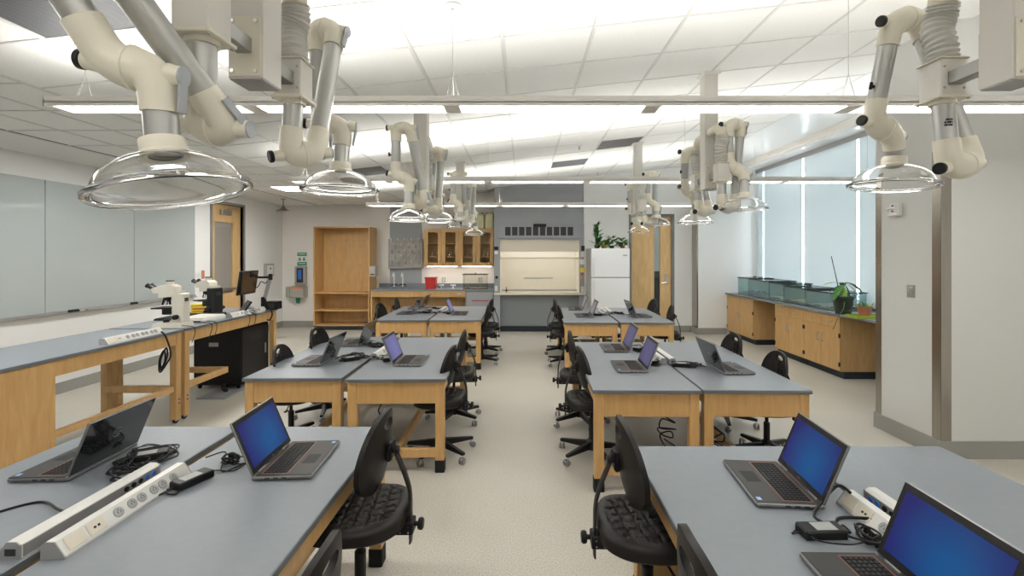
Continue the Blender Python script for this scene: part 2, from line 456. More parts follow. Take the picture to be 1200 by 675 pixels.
# ------------------------------------------------------------------ window, panes, roller shades
win = S(MB().box(XR+.05, XR+.12, PY1, FPY, WZ0, WZ0+.05).box(XR+.05, XR+.12, PY1, FPY, WZ1-.05, WZ1)
        .box(XR+.05, XR+.12, PY1, PY1+.05, WZ0, WZ1).box(XR+.05, XR+.12, FPY-.05, FPY, WZ0, WZ1), 'window_1', 'grid', smooth=0)
gaps = [9.80, 8.42, 7.04, 5.66]
mul = [PY1+.05]+[g-.3 for g in gaps[::-1]]+[FPY-.05]
for i in range(5):
    MB().box(XR+.08, XR+.09, mul[i], mul[i+1], WZ0+.05, WZ1-.05).build('pane', 'window_glass', win, 0)
    if i: MB().box(XR+.06, XR+.11, mul[i]-.02, mul[i]+.02, WZ0+.05, WZ1-.05).build('mullion', 'grid', win, 0)
S(MB().box(XR-.06, XR, PY1, FPY, WZ0-.03, WZ0, .004), 'trim_6', 'grid', smooth=0)
S(MB().box(XR-.075, XR-.06, PY1, FPY, WZ1-.07, WZ1+.01, .002), 'trim_10', 'strip_side', smooth=0)
edges = [PY1-.026]+gaps[::-1]+[FPY+.026]
shl = ['beside the near white pier', 'behind the potted leafy plant', 'behind the middle fish tanks', 'behind the far fish tanks', 'at the far end, narrowest strip']
for i in range(5):
    a, b2 = edges[i]+.028, edges[i+1]-.028
    t = thing('roller_shade', 'pale blue-grey window roller shade pulled down '+shl[i], 'shade', (XR-.03, (a+b2)/2, WZ1-.04), 0, 'roller shades on the window wall')
    h = (b2-a)/2
    MB().box(-.0015, .0015, -h, h, -(WZ1-.04-1.0), 0).build('fabric', 'shade_fabric', t, 0)
    MB().cyl((0,-h,.012), (0,h,.012), .022, n=12).build('roller', 'grid', t)
    MB().box(-.006, .006, -h, h, -(WZ1-.04-1.0)-.02, -(WZ1-.04-1.0)).build('hem_bar', 'grid', t, 0)

# ------------------------------------------------------------------ ceiling: slab, tiles, grid bars, air panels
slab = MB()
xs = [XL-.15, XFOLD, XR+.2]
for a, b2 in ((XL-.15, XFOLD), (XFOLD, XR+.2)):
    za, zb = zc(a)+.03, zc(b2)+.03
    slab.add([(a,YF-.15,za),(b2,YF-.15,zb),(b2,YB+.2,zb),(a,YB+.2,za),(a,YF-.15,za+.1),(b2,YF-.15,zb+.1),(b2,YB+.2,zb+.1),(a,YB+.2,za+.1)],
             [(0,1,2,3),(4,5,6,7),(0,1,5,4),(1,2,6,5),(2,3,7,6),(3,0,4,7)])
ceil = S(slab, 'ceiling', 'tile', smooth=0)
MB().add([(XT+.01,1.4,zc(XT)+.0),(4.74,1.4,3.68),(4.74,YD,3.68),(XT+.01,YD,zc(XT)),(XT+.01,1.4,zc(XT)+.02),(4.74,1.4,3.70),(4.74,YD,3.70),(XT+.01,YD,zc(XT)+.02)],
         [(0,1,2,3),(4,5,6,7),(0,1,5,4),(1,2,6,5),(2,3,7,6),(3,0,4,7)]).build('plain_panel', 'soffit_white', ceil, 0)
MB().box(4.74, XR, PY1, YD, WZ1+.01, WZ1+.08).build('soffit', 'soffit_white', ceil, 0)
xlines = [XFOLD+.66*k for k in range(14)]; ylines = [2.71+.61*k for k in range(-2, 15)]
ang = -math.atan(TILT); ca = math.cos(ang)
def ceil_hit(px, py):
    # pixel -> point on the sloped ceiling
    k = (px-CX)/F; d = (Z0-EYE)/((HY-py)/F-TILT*k); return k*d, d
vents = set()
for (px, py) in ((120, 22), (672, 188), (731, 165), (438, 196)):
    x, y = ceil_hit(px, py)
    vents.add((int(math.floor((x-XFOLD)/.66)), int(math.floor((y-2.71)/.61))))
def tile_mesh(w, h, m): return MB().box(-w/2, w/2, -h/2, h/2, 0, .018, .003).mesh('ceiling_tile', m, 0)
me_s = tile_mesh(.66/ca-.026, .61-.022, 'tile'); me_v = tile_mesh(.66/ca-.026, .61-.022, 'perforated')
for i in range(11):
    for j in range(16):
        x = xlines[i]+.33; y = ylines[j]+.305
        if y+.305 > YB: continue
        v = (i, j-2) in vents
        o = obj('air_panel' if v else 'ceiling_tile', me_v if v else me_s, ceil, (x, y, zc(x)+.004), (0, ang, 0))
fx = [-4.93, -4.42, -3.92, XFOLD]
TROF = (1, 1)
for i in range(3):
    w = fx[i+1]-fx[i]; me = tile_mesh(w-.02, .61-.022, 'tile')
    for j in range(1, 16):
        y = ylines[j]+.305-.1
        if y+.3 > YB: continue
        if i == 1 and (j == 2 or abs(y-(ylines[2]+.205+2.745)) < .2 or abs(y-(ylines[2]+.205+5.49)) < .2): continue
        obj('ceiling_tile', me, ceil, (fx[i]+w/2, y, ZFLAT+.004))
mey = MB().box(-.013, .013, ylines[0], YB-.01, 0, .02, .002).mesh('grid_bar', 'grid', 0)
for x in xlines[:12]: obj('grid_bar', mey, ceil, (x, 0, zc(x)-.001), (0, ang, 0))
Lx = (xlines[11]-xlines[0])/ca
mex = MB().box(0, Lx, -.008, .008, 0, .02, .002).mesh('grid_bar', 'grid', 0)
for y in ylines:
    if y < YB: obj('grid_bar', mex, ceil, (xlines[0], y, zc(xlines[0])), (0, ang, 0))
for x in fx[1:3]: obj('grid_bar', MB().box(-.009, .009, ylines[1]-.1, YB-.01, 0, .02).mesh('grid_bar', 'grid', 0), ceil, (x, 0, ZFLAT))
for y in ylines[1:]:
    if y-.1 < YB: obj('grid_bar', MB().box(fx[0], XFOLD, -.007, .007, 0, .02).mesh('grid_bar', 'grid', 0), ceil, (0, y-.1, ZFLAT))
MB().box(XL, -4.95, YF, YB, ZFLAT-.004, ZFLAT+.03).build('plain_border', 'wall_white', ceil, 0)
MB().box(-4.945, -4.93, YF, YB, ZFLAT+.004, ZFLAT+.028).build('shadow_gap', 'black', ceil, 0)
# recessed square light in the flat strip
for yq, lab in ((ylines[2]+.205, 'square recessed light panel in the flat ceiling strip, above the whiteboard'), (ylines[2]+.205+2.745, 'square recessed light panel in the flat ceiling strip, behind the largest dome'), (ylines[2]+.205+5.49, 'square recessed light panel in the flat ceiling strip, farthest one near the back wall')):
    t = thing('recessed_light', lab, 'light', (-4.17, yq, ZFLAT), 0, 'recessed light panels')
    MB().box(-.24, .24, -.295, .295, .004, .02).build('diffuser', 'troffer', t, 0)
    mb = MB()
    for a in ((-.25,-.235,-.3,.3),(.235,.25,-.3,.3),(-.235,.235,-.3,-.285),(-.235,.235,.285,.3)): mb.box(*a, -.004, .02)
    mb.build('frame', 'grid', t, 0)
# sprinkler heads / detectors seen between the fixtures
for k, (px, py, lab) in enumerate([(679, 171, 'small round sprinkler head on the sloped ceiling, nearer of two'), (700, 202, 'small round sprinkler head on the sloped ceiling, farther of two')]):
    x, y = ceil_hit(px, py)
    t = thing('sprinkler_head', lab, 'sprinkler', (x, y, zc(x)), 0, 'ceiling sprinklers')
    MB().lathe([(0,0),(.045,0),(.045,-.006),(.02,-.012),(0,-.012)], 16).build('escutcheon', 'white_plastic', t)
    MB().cyl((0,0,-.01),(0,0,-.05),.009,n=8).box(-.02,.02,-.003,.003,-.055,-.05).build('deflector', 'steel_dull', t)

# ------------------------------------------------------------------ pendant light fixtures
def pendant(y0, label, x0=-2.86, nseg=6):
    zb = 2.62; pit = 1.21; x1 = x0+pit*nseg+.02; w = .15
    t = thing('pendant_light', label, 'light', ((x0+x1)/2, y0+w/2, zb), 0, 'long pendant light fixtures')
    xm = (x0+x1)/2; h = w/2
    a, b2 = x0-xm, x1-xm
    mb = MB(); mb.box(a, b2, -h, -h+.006, .0, .06); mb.box(a, b2, h-.006, h, 0, .06)
    mb.box(a, a+.006, -h, h, 0, .06); mb.box(b2-.006, b2, -h, h, 0, .06); mb.box(a, b2, -h, h, .02, .026)
    mb.build('housing', 'lamp_body', t, 0)
    for k in range(nseg):
        c = a+.01+pit*(k+.5)
        MB().box(c-.555, c+.555, -h+.014, h-.014, .002, .012).build('lens', 'lamp_lens', t, 0)
        MB().box(c-.555, c+.555, -.028, .028, .03, .036).build('uplight', 'lamp_up', t, 0)
        MB().box(c+.556, c+.654 if k < nseg-1 else c+.6, -h+.01, h-.01, .0, .014).build('joint_plate', 'lamp_body', t, 0)
    MB().box(a+.006, a+.05, -h+.01, h-.01, .0, .014).build('joint_plate', 'lamp_body', t, 0)
    for k in range(0, nseg+1, 2) if nseg > 2 else (0, nseg):
        x = a+.01+pit*k + (.17 if k == 0 else 0) - (.17 if k == nseg else 0); zt = zc(x+xm)-zb
        MB().lathe([(0,zt),(.055,zt),(.055,zt-.006),(.012,zt-.014),(.008,zt-.03),(0,zt-.03)], 20).build('canopy', 'white_plastic', t)
        mb = MB(); mb.cyl((x,0,zt-.02),(x,0,.22),.0018,n=5)
        for s in (-1, 1): mb.cyl((x,0,.22),(x+s*.05,0,.04),.0015,n=5); mb.cyl((x,0,.22),(x,s*.06,.05),.0015,n=5)
        mb.build('cable', 'steel_dull', t)
        kids_ = [c for c in t.children if c.name.startswith('canopy')]
        kids_[-1].location = (x, 0, 0)
    return t
pendant(2.77, 'long white pendant light fixture nearest the camera, hung across the room')
pendant(5.65, 'long white pendant light fixture second from the camera, across the middle of the room')
pendant(8.45, 'long white pendant light fixture farthest from the camera, in front of the back wall', nseg=6)
pendant(-0.10, 'unseen long white pendant light fixture added above the camera, out of the picture')  # unseen fixture, added to light the near part of the room
pendant(-2.97, 'unseen long white pendant light fixture added behind the camera, out of the picture')  # unseen fixture, added to brighten surfaces that face the camera

# ------------------------------------------------------------------ doors
d1 = S(MB().box(XL-.10, XL-.055, D1a+.0, D1a+.16, .01, D1z, 0).box(XL-.10, XL-.055, D1b-.24, D1b, .01, D1z, 0)
       .box(XL-.10, XL-.055, D1a+.16, D1b-.24, .01, .98).box(XL-.10, XL-.055, D1a+.16, D1b-.24, 2.36, D1z), 'door_1', 'door_wood', smooth=0)
mb = MB(); mb.box(XL-.105, XL+.02, D1a-.05, D1a, 0, D1z+.05, .003); mb.box(XL-.105, XL+.02, D1b, D1b+.05, 0, D1z+.05, .003); mb.box(XL-.105, XL+.02, D1a, D1b, D1z, D1z+.05, .003)
mb.build('frame', 'door_frame', d1, 0)
MB().box(XL-.085, XL-.075, D1a+.16, D1b-.24, .98, 2.36).build('pane', 'cabinet_glass', d1, 0)
MB().box(XL-.098, XL-.09, D1a+.16, D1b-.24, .98, 2.36).build('blind', 'blind_grey', d1, 0)
mb = MB(); mb.box(XL-.055, XL-.0, D1a+.06, D1a+.10, 1.02, 1.10, .004); mb.box(XL-.055, XL-.0, D1b-.10, D1b-.04, 1.0, 1.12, .004); mb.bar((XL-.01, D1a+.06, 1.06),(XL-.01, D1b-.04, 1.06), .03, .05, c=.005)
mb.build('push_bar', 'steel_dull', d1, 0)
MB().box(XL-.055, XL+.0, D1a+.3, D1a+.6, 2.5, 2.6, .006).bar((XL-.02, D1a+.5, 2.62),(XL-.02, D1b-.1, 2.66), .012, .02).build('door_closer', 'steel_dull', d1, 0)

gx0, gx1 = PX(767, YD), PX(774, YD)
d2 = S(MB().box(D2a, gx0, YD+.03, YD+.075, .01, D2z).box(gx1, D2b, YD+.03, YD+.075, .01, D2z).box(gx0, gx1, YD+.03, YD+.075, .01, .3).box(gx0, gx1, YD+.03, YD+.075, PZ(262, YD), D2z), 'door_2', 'door_wood', smooth=0)
mb = MB(); mb.box(D2a-.06, D2a, YD-.015, YD+.10, 0, D2z+.06, .003); mb.box(D2b, D2b+.06, YD-.015, YD+.10, 0, D2z+.06, .003); mb.box(D2a, D2b, YD-.015, YD+.10, D2z, D2z+.06, .003)
mb.build('frame', 'door_frame', d2, 0)
MB().box(gx0, gx1, YD+.05, YD+.056, .3, PZ(262, YD)).build('pane', 'window_glass', d2, 0)
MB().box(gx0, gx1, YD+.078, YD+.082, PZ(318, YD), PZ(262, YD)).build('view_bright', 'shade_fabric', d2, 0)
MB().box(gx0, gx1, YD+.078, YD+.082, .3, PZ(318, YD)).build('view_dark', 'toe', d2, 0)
hx = PX(781, YD)
mb = MB(); mb.box(hx-.03, hx+.045, YD+.015, YD+.03, PZ(333, YD), PZ(321, YD), .003)
mb.build('lock_plate', 'steel_dull', d2, 0)
MB().cyl((hx, YD+.02, PZ(331, YD)), (hx, YD-.03, PZ(331, YD)), .014, n=12).tube([(hx, YD-.03, PZ(331,YD)), (hx-.06, YD-.035, PZ(331,YD)), (hx-.12, YD-.035, PZ(331.5,YD))], .011, 8).build('lever', 'chrome', d2)

# ------------------------------------------------------------------ wall-hung glass whiteboard
wb = thing('glass_whiteboard', 'large pale green-grey glass whiteboard of three panels on the left wall', 'whiteboard', (XL, 5.6, 1.0))
py = [3.05, 4.33, 5.60, 6.88, 8.16]
for i in range(4):
    MB().box(.004, .016, py[i]-5.6+.004, py[i+1]-5.6-.004, .03, 1.63, .001).build('panel', 'glassboard', wb, 0)
MB().box(0, .035, py[0]-5.6, py[-1]-5.6, .0, .03, .003).build('bottom_rail', 'strip_side', wb, 0)
MB().box(.0, .06, py[0]-5.6, py[-1]-5.6, -.012, 0, .002).build('tray', 'steel_dull', wb, 0)
for i, (y, L, m, lab) in enumerate([(5.93, .14, 'black', 'black felt board eraser on the whiteboard tray, nearest the camera'), (6.85, .12, 'black', 'black board eraser on the whiteboard tray, in the middle'), (7.55, .12, 'black', 'black board eraser at the far end of the whiteboard tray')]):
    t = thing('board_eraser', lab, 'eraser', (XL+.035, y, 1.0), 0, 'erasers on the whiteboard tray')
    MB().box(-.02, .02, -L/2, L/2, .0, .018, .003).build('felt', 'rubber', t, 0)
    MB().box(-.018, .018, -L/2+.004, L/2-.004, .018, .032, .004).build('grip', m, t, 0)
t = thing('marker', 'red dry-erase marker lying on the whiteboard tray beside an eraser', 'marker', (XL+.03, 6.06, 1.008))
MB().cyl((0,-.05,0),(0,.04,0),.007,n=10).build('barrel', 'white_plastic', t); MB().cyl((0,.03,0),(0,.07,0),.008,n=10).build('cap', 'red', t)
# ------------------------------------------------------------------ lab tables
TW, TL, TZ = .785, 1.85, .75
def make_table(h, casters=False, depth=TW, length=TL):
    t = thing('lab_table', 'x', 'table')
    w, l = depth/2, length/2
    mb = MB(); mb.box(-w, w, -l, l, h-.028, h, .003); mb.build('tabletop', 'laminate', t, 0)
    MB().box(-w-.0006, w+.0006, -l-.0006, l+.0006, h-.027, h-.004).build('edge_band', 'laminate_edge', t, 0)
    ap = h-.20 if not casters else h-.15
    a0 = h-.028
    lw = .07; ix, iy = w-.012, l-.012
    foot = .10 if not casters else .075
    for sx in (-1, 1):
        for sy in (-1, 1):
            x0, y0 = sx*ix, sy*iy
            lg = MB().box(x0-sx*lw, x0, y0-sy*lw, y0, foot-.03, a0, .004).build('leg', 'maple_light', t, 0)
            if casters:
                cx_, cy_ = x0-sx*lw/2, y0-sy*lw/2
                mb = MB(); mb.cyl((cx_-.012,cy_,.035),(cx_+.012,cy_,.035),.035,n=16,ch=.004); mb.build('caster_wheel', 'black', lg)
                MB().box(cx_-.018, cx_-.014, cy_-.025, cy_+.025, .03, .075).box(cx_+.014, cx_+.018, cy_-.025, cy_+.025, .03, .075).box(cx_-.03, cx_+.03, cy_-.03, cy_+.03, .072, .078).build('caster_fork', 'chrome', lg, 0)
                mb = MB()
                for zz in (.21, .25): 
                    mb.cyl((x0, cy_, zz), (x0+sx*.004, cy_, zz), .008, n=8)
                mb.build('bolts', 'black', lg, kind='stuff')
            else:
                MB().box(x0-sx*(lw+.003), x0+sx*.003, y0-sy*(lw+.003), y0+sy*.003, 0, foot, .004).build('rubber_foot', 'rubber', lg, 0)
    for s in (-1, 1):
        MB().box(-ix+lw, ix-lw, s*(iy-.006), s*(iy-.03), ap, a0, .002).build('apron', 'maple_light', t, 0)
        MB().box(s*(ix-.006), s*(ix-.03), -iy+lw, iy-lw, ap if casters else h-.115, a0, .002).build('apron', 'maple_light', t, 0)
    if not casters:
        for s in (-1, 1):
            MB().box(-ix+lw, ix-lw, s*(iy-.015), s*(iy-.055), .115, .185, .003).build('stretcher', 'maple_light', t, 0)
        MB().box(-.02, .02, -iy+.055, iy-.055, .11, .18, .003).build('stretcher', 'maple_light', t, 0)
    return t
tproto = make_table(TZ); ttree = tree_of(tproto)
spots = [(-2.005, 2.66, 0, 'front row, far left, under the black-lidded laptop'),
         (-1.165, 2.66, 0, 'front row, left of the aisle, carrying a laptop with blue screen'),
         (0.945, 2.39, 0, 'front row, right of the aisle, carrying two blue-screen laptops'),
         (1.745, 2.39, 0, 'front row, far right, its top bare of laptops'),
         (-1.855, 5.55, 1, 'middle row, far left, carrying two laptops seen from behind'),
         (-1.030, 5.52, 1.4, 'middle row, left of the aisle, carrying one laptop with violet screen'),
         (0.915, 5.22, -.9, 'middle row, right of the aisle, carrying two laptops facing the aisle'),
         (1.715, 5.22, -.9, 'middle row, far right, carrying one laptop seen from behind'),
         (-1.850, 8.82, 1.2, 'back row, far left, carrying two laptops seen from behind'),
         (-1.035, 8.82, 1.0, 'back row, left of the aisle, carrying one open laptop'),
         (1.000, 8.56, -1, 'back row, right of the aisle, carrying two pale-screen laptops'),
         (1.815, 8.56, -1, 'back row, far right, carrying one laptop seen from behind')]
for i, (x, yfar, rot, lab) in enumerate(spots):
    o = tproto if i == 0 else copy_tree(ttree)
    o.location = (x, yfar-TL/2, 0); o.rotation_euler = (0,0,R(rot))
    tag(o, 'grey-topped maple lab table, '+lab, 'table', 'grey-topped lab tables in pairs')

# instructor's tall bench (two tables on casters) along the left
BX, BZ = -3.92, .96
bp = make_table(BZ, True, .80, 1.83)
tag(bp, 'tall grey-topped bench table with wooden end panel, nearer one beside the whiteboard', 'table', 'tall bench tables along the left wall')
bt = tree_of(bp); bq = copy_tree(bt)
bp.location = (BX, 3.905, 0); bq.location = (BX-.01, 5.775, 0)
tag(bq, 'tall grey-topped bench table on casters carrying microscopes and monitor, far end of left bench', 'table', 'tall bench tables along the left wall')
MB().box(.36, .388, -.9, -.39, .09, BZ-.03, .003).build('end_panel', 'maple', bp, 0)
MB().box(.33, .37, -.39, .83, .335, .39, .003).build('stretcher', 'maple', bp, 0)
MB().box(-.33, .33, .80, .84, .33, .40, .003).build('stretcher', 'maple', bp, 0)
MB().box(.30, .34, -.84, -.11, .30, .37, .003).build('stretcher', 'maple', bq, 0)
MB().box(-.33, .30, -.15, -.11, .30, .37, .003).build('stretcher', 'maple', bq, 0)

# ------------------------------------------------------------------ lab chairs
def plate(outline, hole, cell, f_front, thick):
    """curved plate with a hole, from a 2D outline (x,z); f_front(x,z)->y of the front skin"""
    pts = [Vector(p) for p in outline]; n = len(pts)
    ed = [(i, (i+1) % n) for i in range(n)]
    if hole:
        h0 = len(pts); pts += [Vector(p) for p in hole]; k = len(hole)
        ed += [(h0+i, h0+(i+1) % k) for i in range(k)]
    def inside(p, poly):
        c = False; j = len(poly)-1
        for i in range(len(poly)):
            if (poly[i][1] > p[1]) != (poly[j][1] > p[1]) and p[0] < (poly[j][0]-poly[i][0])*(p[1]-poly[i][1])/(poly[j][1]-poly[i][1])+poly[i][0]: c = not c
            j = i
        return c
    xs_ = [p[0] for p in outline]; zs_ = [p[1] for p in outline]
    x = min(xs_)
    while x < max(xs_):
        z = min(zs_)
        while z < max(zs_):
            if inside((x, z), outline) and not (hole and inside((x, z), hole)): pts.append(Vector((x, z)))
            z += cell
        x += cell
    v2, e2, f2, *_ = delaunay_2d_cdt(pts, ed, [], 0, 1e-5)
    tri = []
    for f in f2:
        c = sum((Vector(v2[i]) for i in f), Vector((0,0)))/len(f)
        if inside(c, outline) and not (hole and inside(c, hole)): tri.append(tuple(f))
    m = len(v2); vv = [(p[0], f_front(p[0], p[1]), p[1]) for p in v2]+[(p[0], f_front(p[0], p[1])-thick, p[1]) for p in v2]
    cnt = {}
    for f in tri:
        for a, b2 in ((f[0],f[1]),(f[1],f[2]),(f[2],f[0])): cnt[(min(a,b2),max(a,b2))] = cnt.get((min(a,b2),max(a,b2)),0)+1
    fs = tri+[tuple(i+m for i in f) for f in tri]+[(a,b2,b2+m,a+m) for (a,b2),c in cnt.items() if c == 1]
    return MB().add(vv, fs)
def make_chair():
    t = thing('lab_chair', 'x', 'chair')
    sz = .485                                       # seat height
    # seat: moulded pad, quilted
    N = 46; vs_ = []; fs = []
    W, D = .225, .215
    def prof(u, v):                                # u,v in -1..1
        rr = (abs(u)**3.2+abs(v)**3.2)**(1/3.2)
        edge = max(0, (rr-.78)/.22)
        z = .03*math.sqrt(max(0, 1-edge**2)) if rr <= 1 else 0
        z += .016*max(0, -v-.35)*1.2+.018*abs(u)**2*(.5-.5*v)   # raised back and sides
        z -= .03*max(0, v-.55)                                   # waterfall front
        q = .79
        if rr < q:
            a = (u*W+v*D*.30)/.058; b2 = (v*D-u*W*.12)/.056
            g = min(abs(a-round(a)), abs(b2-round(b2)))
            z -= .015*math.exp(-(g/.10)**2)
            z += .006*math.cos(math.pi*(a-round(a)))*math.cos(math.pi*(b2-round(b2)))
        return z
    ring = []
    for i in range(N+1):
        for j in range(N+1):
            u0 = -1+2*i/N; v0 = -1+2*j/N
            m_ = max(abs(u0), abs(v0)); rr = (abs(u0)**3.2+abs(v0)**3.2)**(1/3.2)
            k = m_/rr if rr > 1e-6 else 0
            u, v = u0*k, v0*k
            vs_.append((u*W*(1-.10*max(0,-v)), v*D, sz+prof(u, v)))
    for i in range(N):
        for j in range(N):
            a = i*(N+1)+j; fs.append((a, a+N+1, a+N+2, a+1))
    b0 = [i*(N+1) for i in range(N+1)]+[N*(N+1)+j for j in range(1, N+1)]+[i*(N+1)+N for i in range(N-1, -1, -1)]+[j for j in range(N-1, 0, -1)]
    o = len(vs_); n = len(b0)
    for (sc, dz) in ((1.0, -.022), (.90, -.04)):
        vs_ += [(vs_[k][0]*sc, vs_[k][1]*sc, sz+dz) for k in b0]
    for q in range(n):
        q2 = (q+1) % n
        fs.append((b0[q], b0[q2], o+q2, o+q)); fs.append((o+q, o+q2, o+n+q2, o+n+q))
    fs.append(tuple(range(o+n, o+2*n)))
    MB().add(vs_, fs).build('seat', 'chair_black', t, 50)
    # backrest: shield with a hand slot and a notch below
    out = []
    K = 56
    for k in range(K):
        a = 2*math.pi*k/K
        x = .205*math.copysign(abs(math.cos(a))**.82, math.cos(a)); z = .175*math.copysign(abs(math.sin(a))**.80, math.sin(a))
        x *= 1-.16*max(0, z/.175)
        if z < -.12 and abs(x) < .06: z += .035*(1-abs(x)/.06)
        out.append((x, z))
    hole = [(.058*math.cos(2*math.pi*k/16), .118+.022*math.sin(2*math.pi*k/16)) for k in range(16)]
    tb = .13
    def ff(x, z): return -.105+.055*(x/.2)**2-tb*z*.9+.02*(z/.17)**2
    bk = plate(out, hole, .026, ff, .022)
    back = bk.build('backrest', 'chair_black', t, 40, loc=(0, 0, sz+.285))
    for i in (-1, 1):
        for j in range(3):
            x0, z0 = i*.034, .060-.046*j
            mb = MB()
            q = [(x0-.026, z0-.019), (x0+.026, z0-.019), (x0+.026, z0+.019), (x0-.026, z0+.019)]
            mb.add([(x, ff(x,z)-.001, z) for x,z in q]+[(x*.97+x0*.03, ff(x,z)+.006, z) for x,z in q], [(0,1,2,3),(4,5,6,7),(0,1,5,4),(1,2,6,5),(2,3,7,6),(3,0,4,7)])
            mb.build('pad', 'chair_black', back, 0)
    # support bar with bracket and knobs
    zb = sz+.285
    MB().tube(spline([(0,-.15,zb+.03),(0,-.165,zb-.02),(0,-.205,zb-.12),(0,-.225,zb-.20),(0,-.228,sz-.02),(0,-.228,sz-.13)], 6), .028, 10, flat=(1,.22), up=(0,1,0)).build('support_bar', 'chair_frame', t)
    MB().box(-.036,.036,-.148,-.122,zb-.045,zb+.045,.008).cyl((0,-.145,zb),(0,-.176,zb),.017,n=14,ch=.004).build('back_bracket', 'black', t)
    mb = MB(); mb.box(-.036,.036,-.245,-.13,sz-.085,sz-.03,.005); mb.box(-.06,.06,-.13,.10,sz-.06,sz-.037,.004); mb.build('tilt_mechanism', 'black', t, 0)
    MB().cyl((0,-.245,sz-.05),(0,-.262,sz-.05),.010,n=10).lathe([(0,0),(.022,0),(.026,.006),(.026,.018),(.02,.024),(0,.024)], 12, TR(0,-.262,sz-.05)@RX(math.pi/2)).build('adjustment_knob', 'black', t)
    mb = MB()
    for sx in (-1,1):
        for zz in (-.07,-.045):
            for yy in (-.225,-.19): mb.cyl((sx*.036,yy,sz+zz),(sx*.039,yy,sz+zz),.004,n=6)
    mb.build('bolts', 'chrome', t, kind='stuff')
    MB().tube([(.05,.02,sz-.055),(.12,.03,sz-.06),(.23,.05,sz-.075)], .005, 6).box(.215,.26,.04,.062,sz-.082,sz-.072,.003).build('lever', 'black', t)
    MB().cyl((0,0,.10),(0,0,.33),.025,n=16).cyl((0,0,.33),(0,0,sz-.06),.014,n=12).build('gas_lift', 'black', t)
    # five-star base
    hub = MB().lathe([(0,.065),(.045,.065),(.05,.075),(.046,.135),(.03,.15),(0,.15)], 20).build('hub', 'chair_frame', t)
    for k in range(5):
        a = 2*math.pi*k/5+.3; M1 = RZ(a)
        mb = MB(M1)
        mb.add([(.03,-.024,.075),(.03,.024,.075),(.03,.02,.13),(.03,-.02,.13),(.30,-.015,.07),(.30,.015,.07),(.30,.012,.092),(.30,-.012,.092)],
               [(0,1,2,3),(4,5,6,7),(0,1,5,4),(1,2,6,5),(2,3,7,6),(3,0,4,7)])
        lg = mb.build('base_leg', 'chair_frame', t, 25)
        M2 = M1 @ TR(.287,0,0) @ RZ(.6+k)
        mb = MB(M2)
        for s in (-1,1): mb.cyl((s*.009,.012,.026),(s*.024,.012,.026),.026,n=14,ch=.003)
        mb.build('caster_wheel', 'wheel', lg)
        MB(M2).cyl((0,0,.045),(0,0,.075),.007,n=8).box(-.008,.008,-.012,.032,.03,.052,.003).build('caster_fork', 'chrome', lg)
    return t
cproto = make_chair(); ctree = tree_of(cproto)
# x, y, facing (degrees: 90 faces -x, -90 faces +x), lift, label
chairs = [(-.735, 2.10, 90, .085, 'on the aisle side of the front left table, quilted seat showing'),
          (-.665, 1.30, 90, -.02, 'at the bottom edge left of the aisle, only its backrest top showing'),
          (.535, 2.00, -90, .085, 'on the aisle side of the front right table, quilted seat showing'),
          (.535, 1.16, -90, .08, 'at the bottom edge right of the aisle, only its backrest top showing'),
          (-.715, 4.05, 85, 0, 'left of the aisle at the middle row, nearer one'),
          (-.725, 4.88, 92, 0, 'left of the aisle at the middle row, farther one'),
          (.590, 4.00, -86, 0, 'right of the aisle at the middle row, nearer one'),
          (.590, 4.80, -93, 0, 'right of the aisle at the middle row, farther one'),
          (-2.135, 4.28, -85, -.04, 'left side of the middle left table, nearer one, beside the tall bench'),
          (-2.140, 5.04, -92, 0, 'left side of the middle left table, farther one'),
          (2.085, 3.98, 88, -.04, 'right side of the middle right table, nearer one, facing the lidded laptop'),
          (2.085, 4.80, 93, -.03, 'right side of the middle right table, farther one, towards the window counter'),
          (-.66, 7.42, 93, 0, 'left of the aisle at the back row, nearer one'),
          (-.66, 8.20, 85, 0, 'left of the aisle at the back row, farther one'),
          (.66, 7.35, -88, 0, 'right of the aisle at the back row, nearer one'),
          (.66, 8.18, -95, 0, 'right of the aisle at the back row, farther one'),
          (-2.22, 7.50, -95, 0, 'left side of the back left table, nearer one'),
          (-2.22, 8.50, -82, 0, 'left side of the back left table, farther one, before the sink counter'),
          (2.22, 7.27, 80, 0, 'right side of the back right table, nearer one'),
          (2.22, 8.22, 95, 0, 'right side of the back right table, farther one, before the wooden door')]
roots = [cproto]+[copy_tree(ctree) for _ in chairs[1:]]
for o, (x, y, a, lift, lab) in zip(roots, chairs):
    o.location = (x, y, 0); o.rotation_euler = (0,0,R(a))
    for c in [c for c in bpy.data.objects if c.parent == o]:      # seat height setting of this chair
        k = c.name.split('.')[0]
        if k in ('seat', 'support_bar', 'back_bracket', 'tilt_mechanism', 'adjustment_knob', 'bolts', 'lever', 'backrest'): c.location.z += lift
        elif k == 'gas_lift': c.scale.z = 1+lift/.42
    tag(o, 'black lab chair '+lab, 'chair', 'black lab chairs on five-star bases')

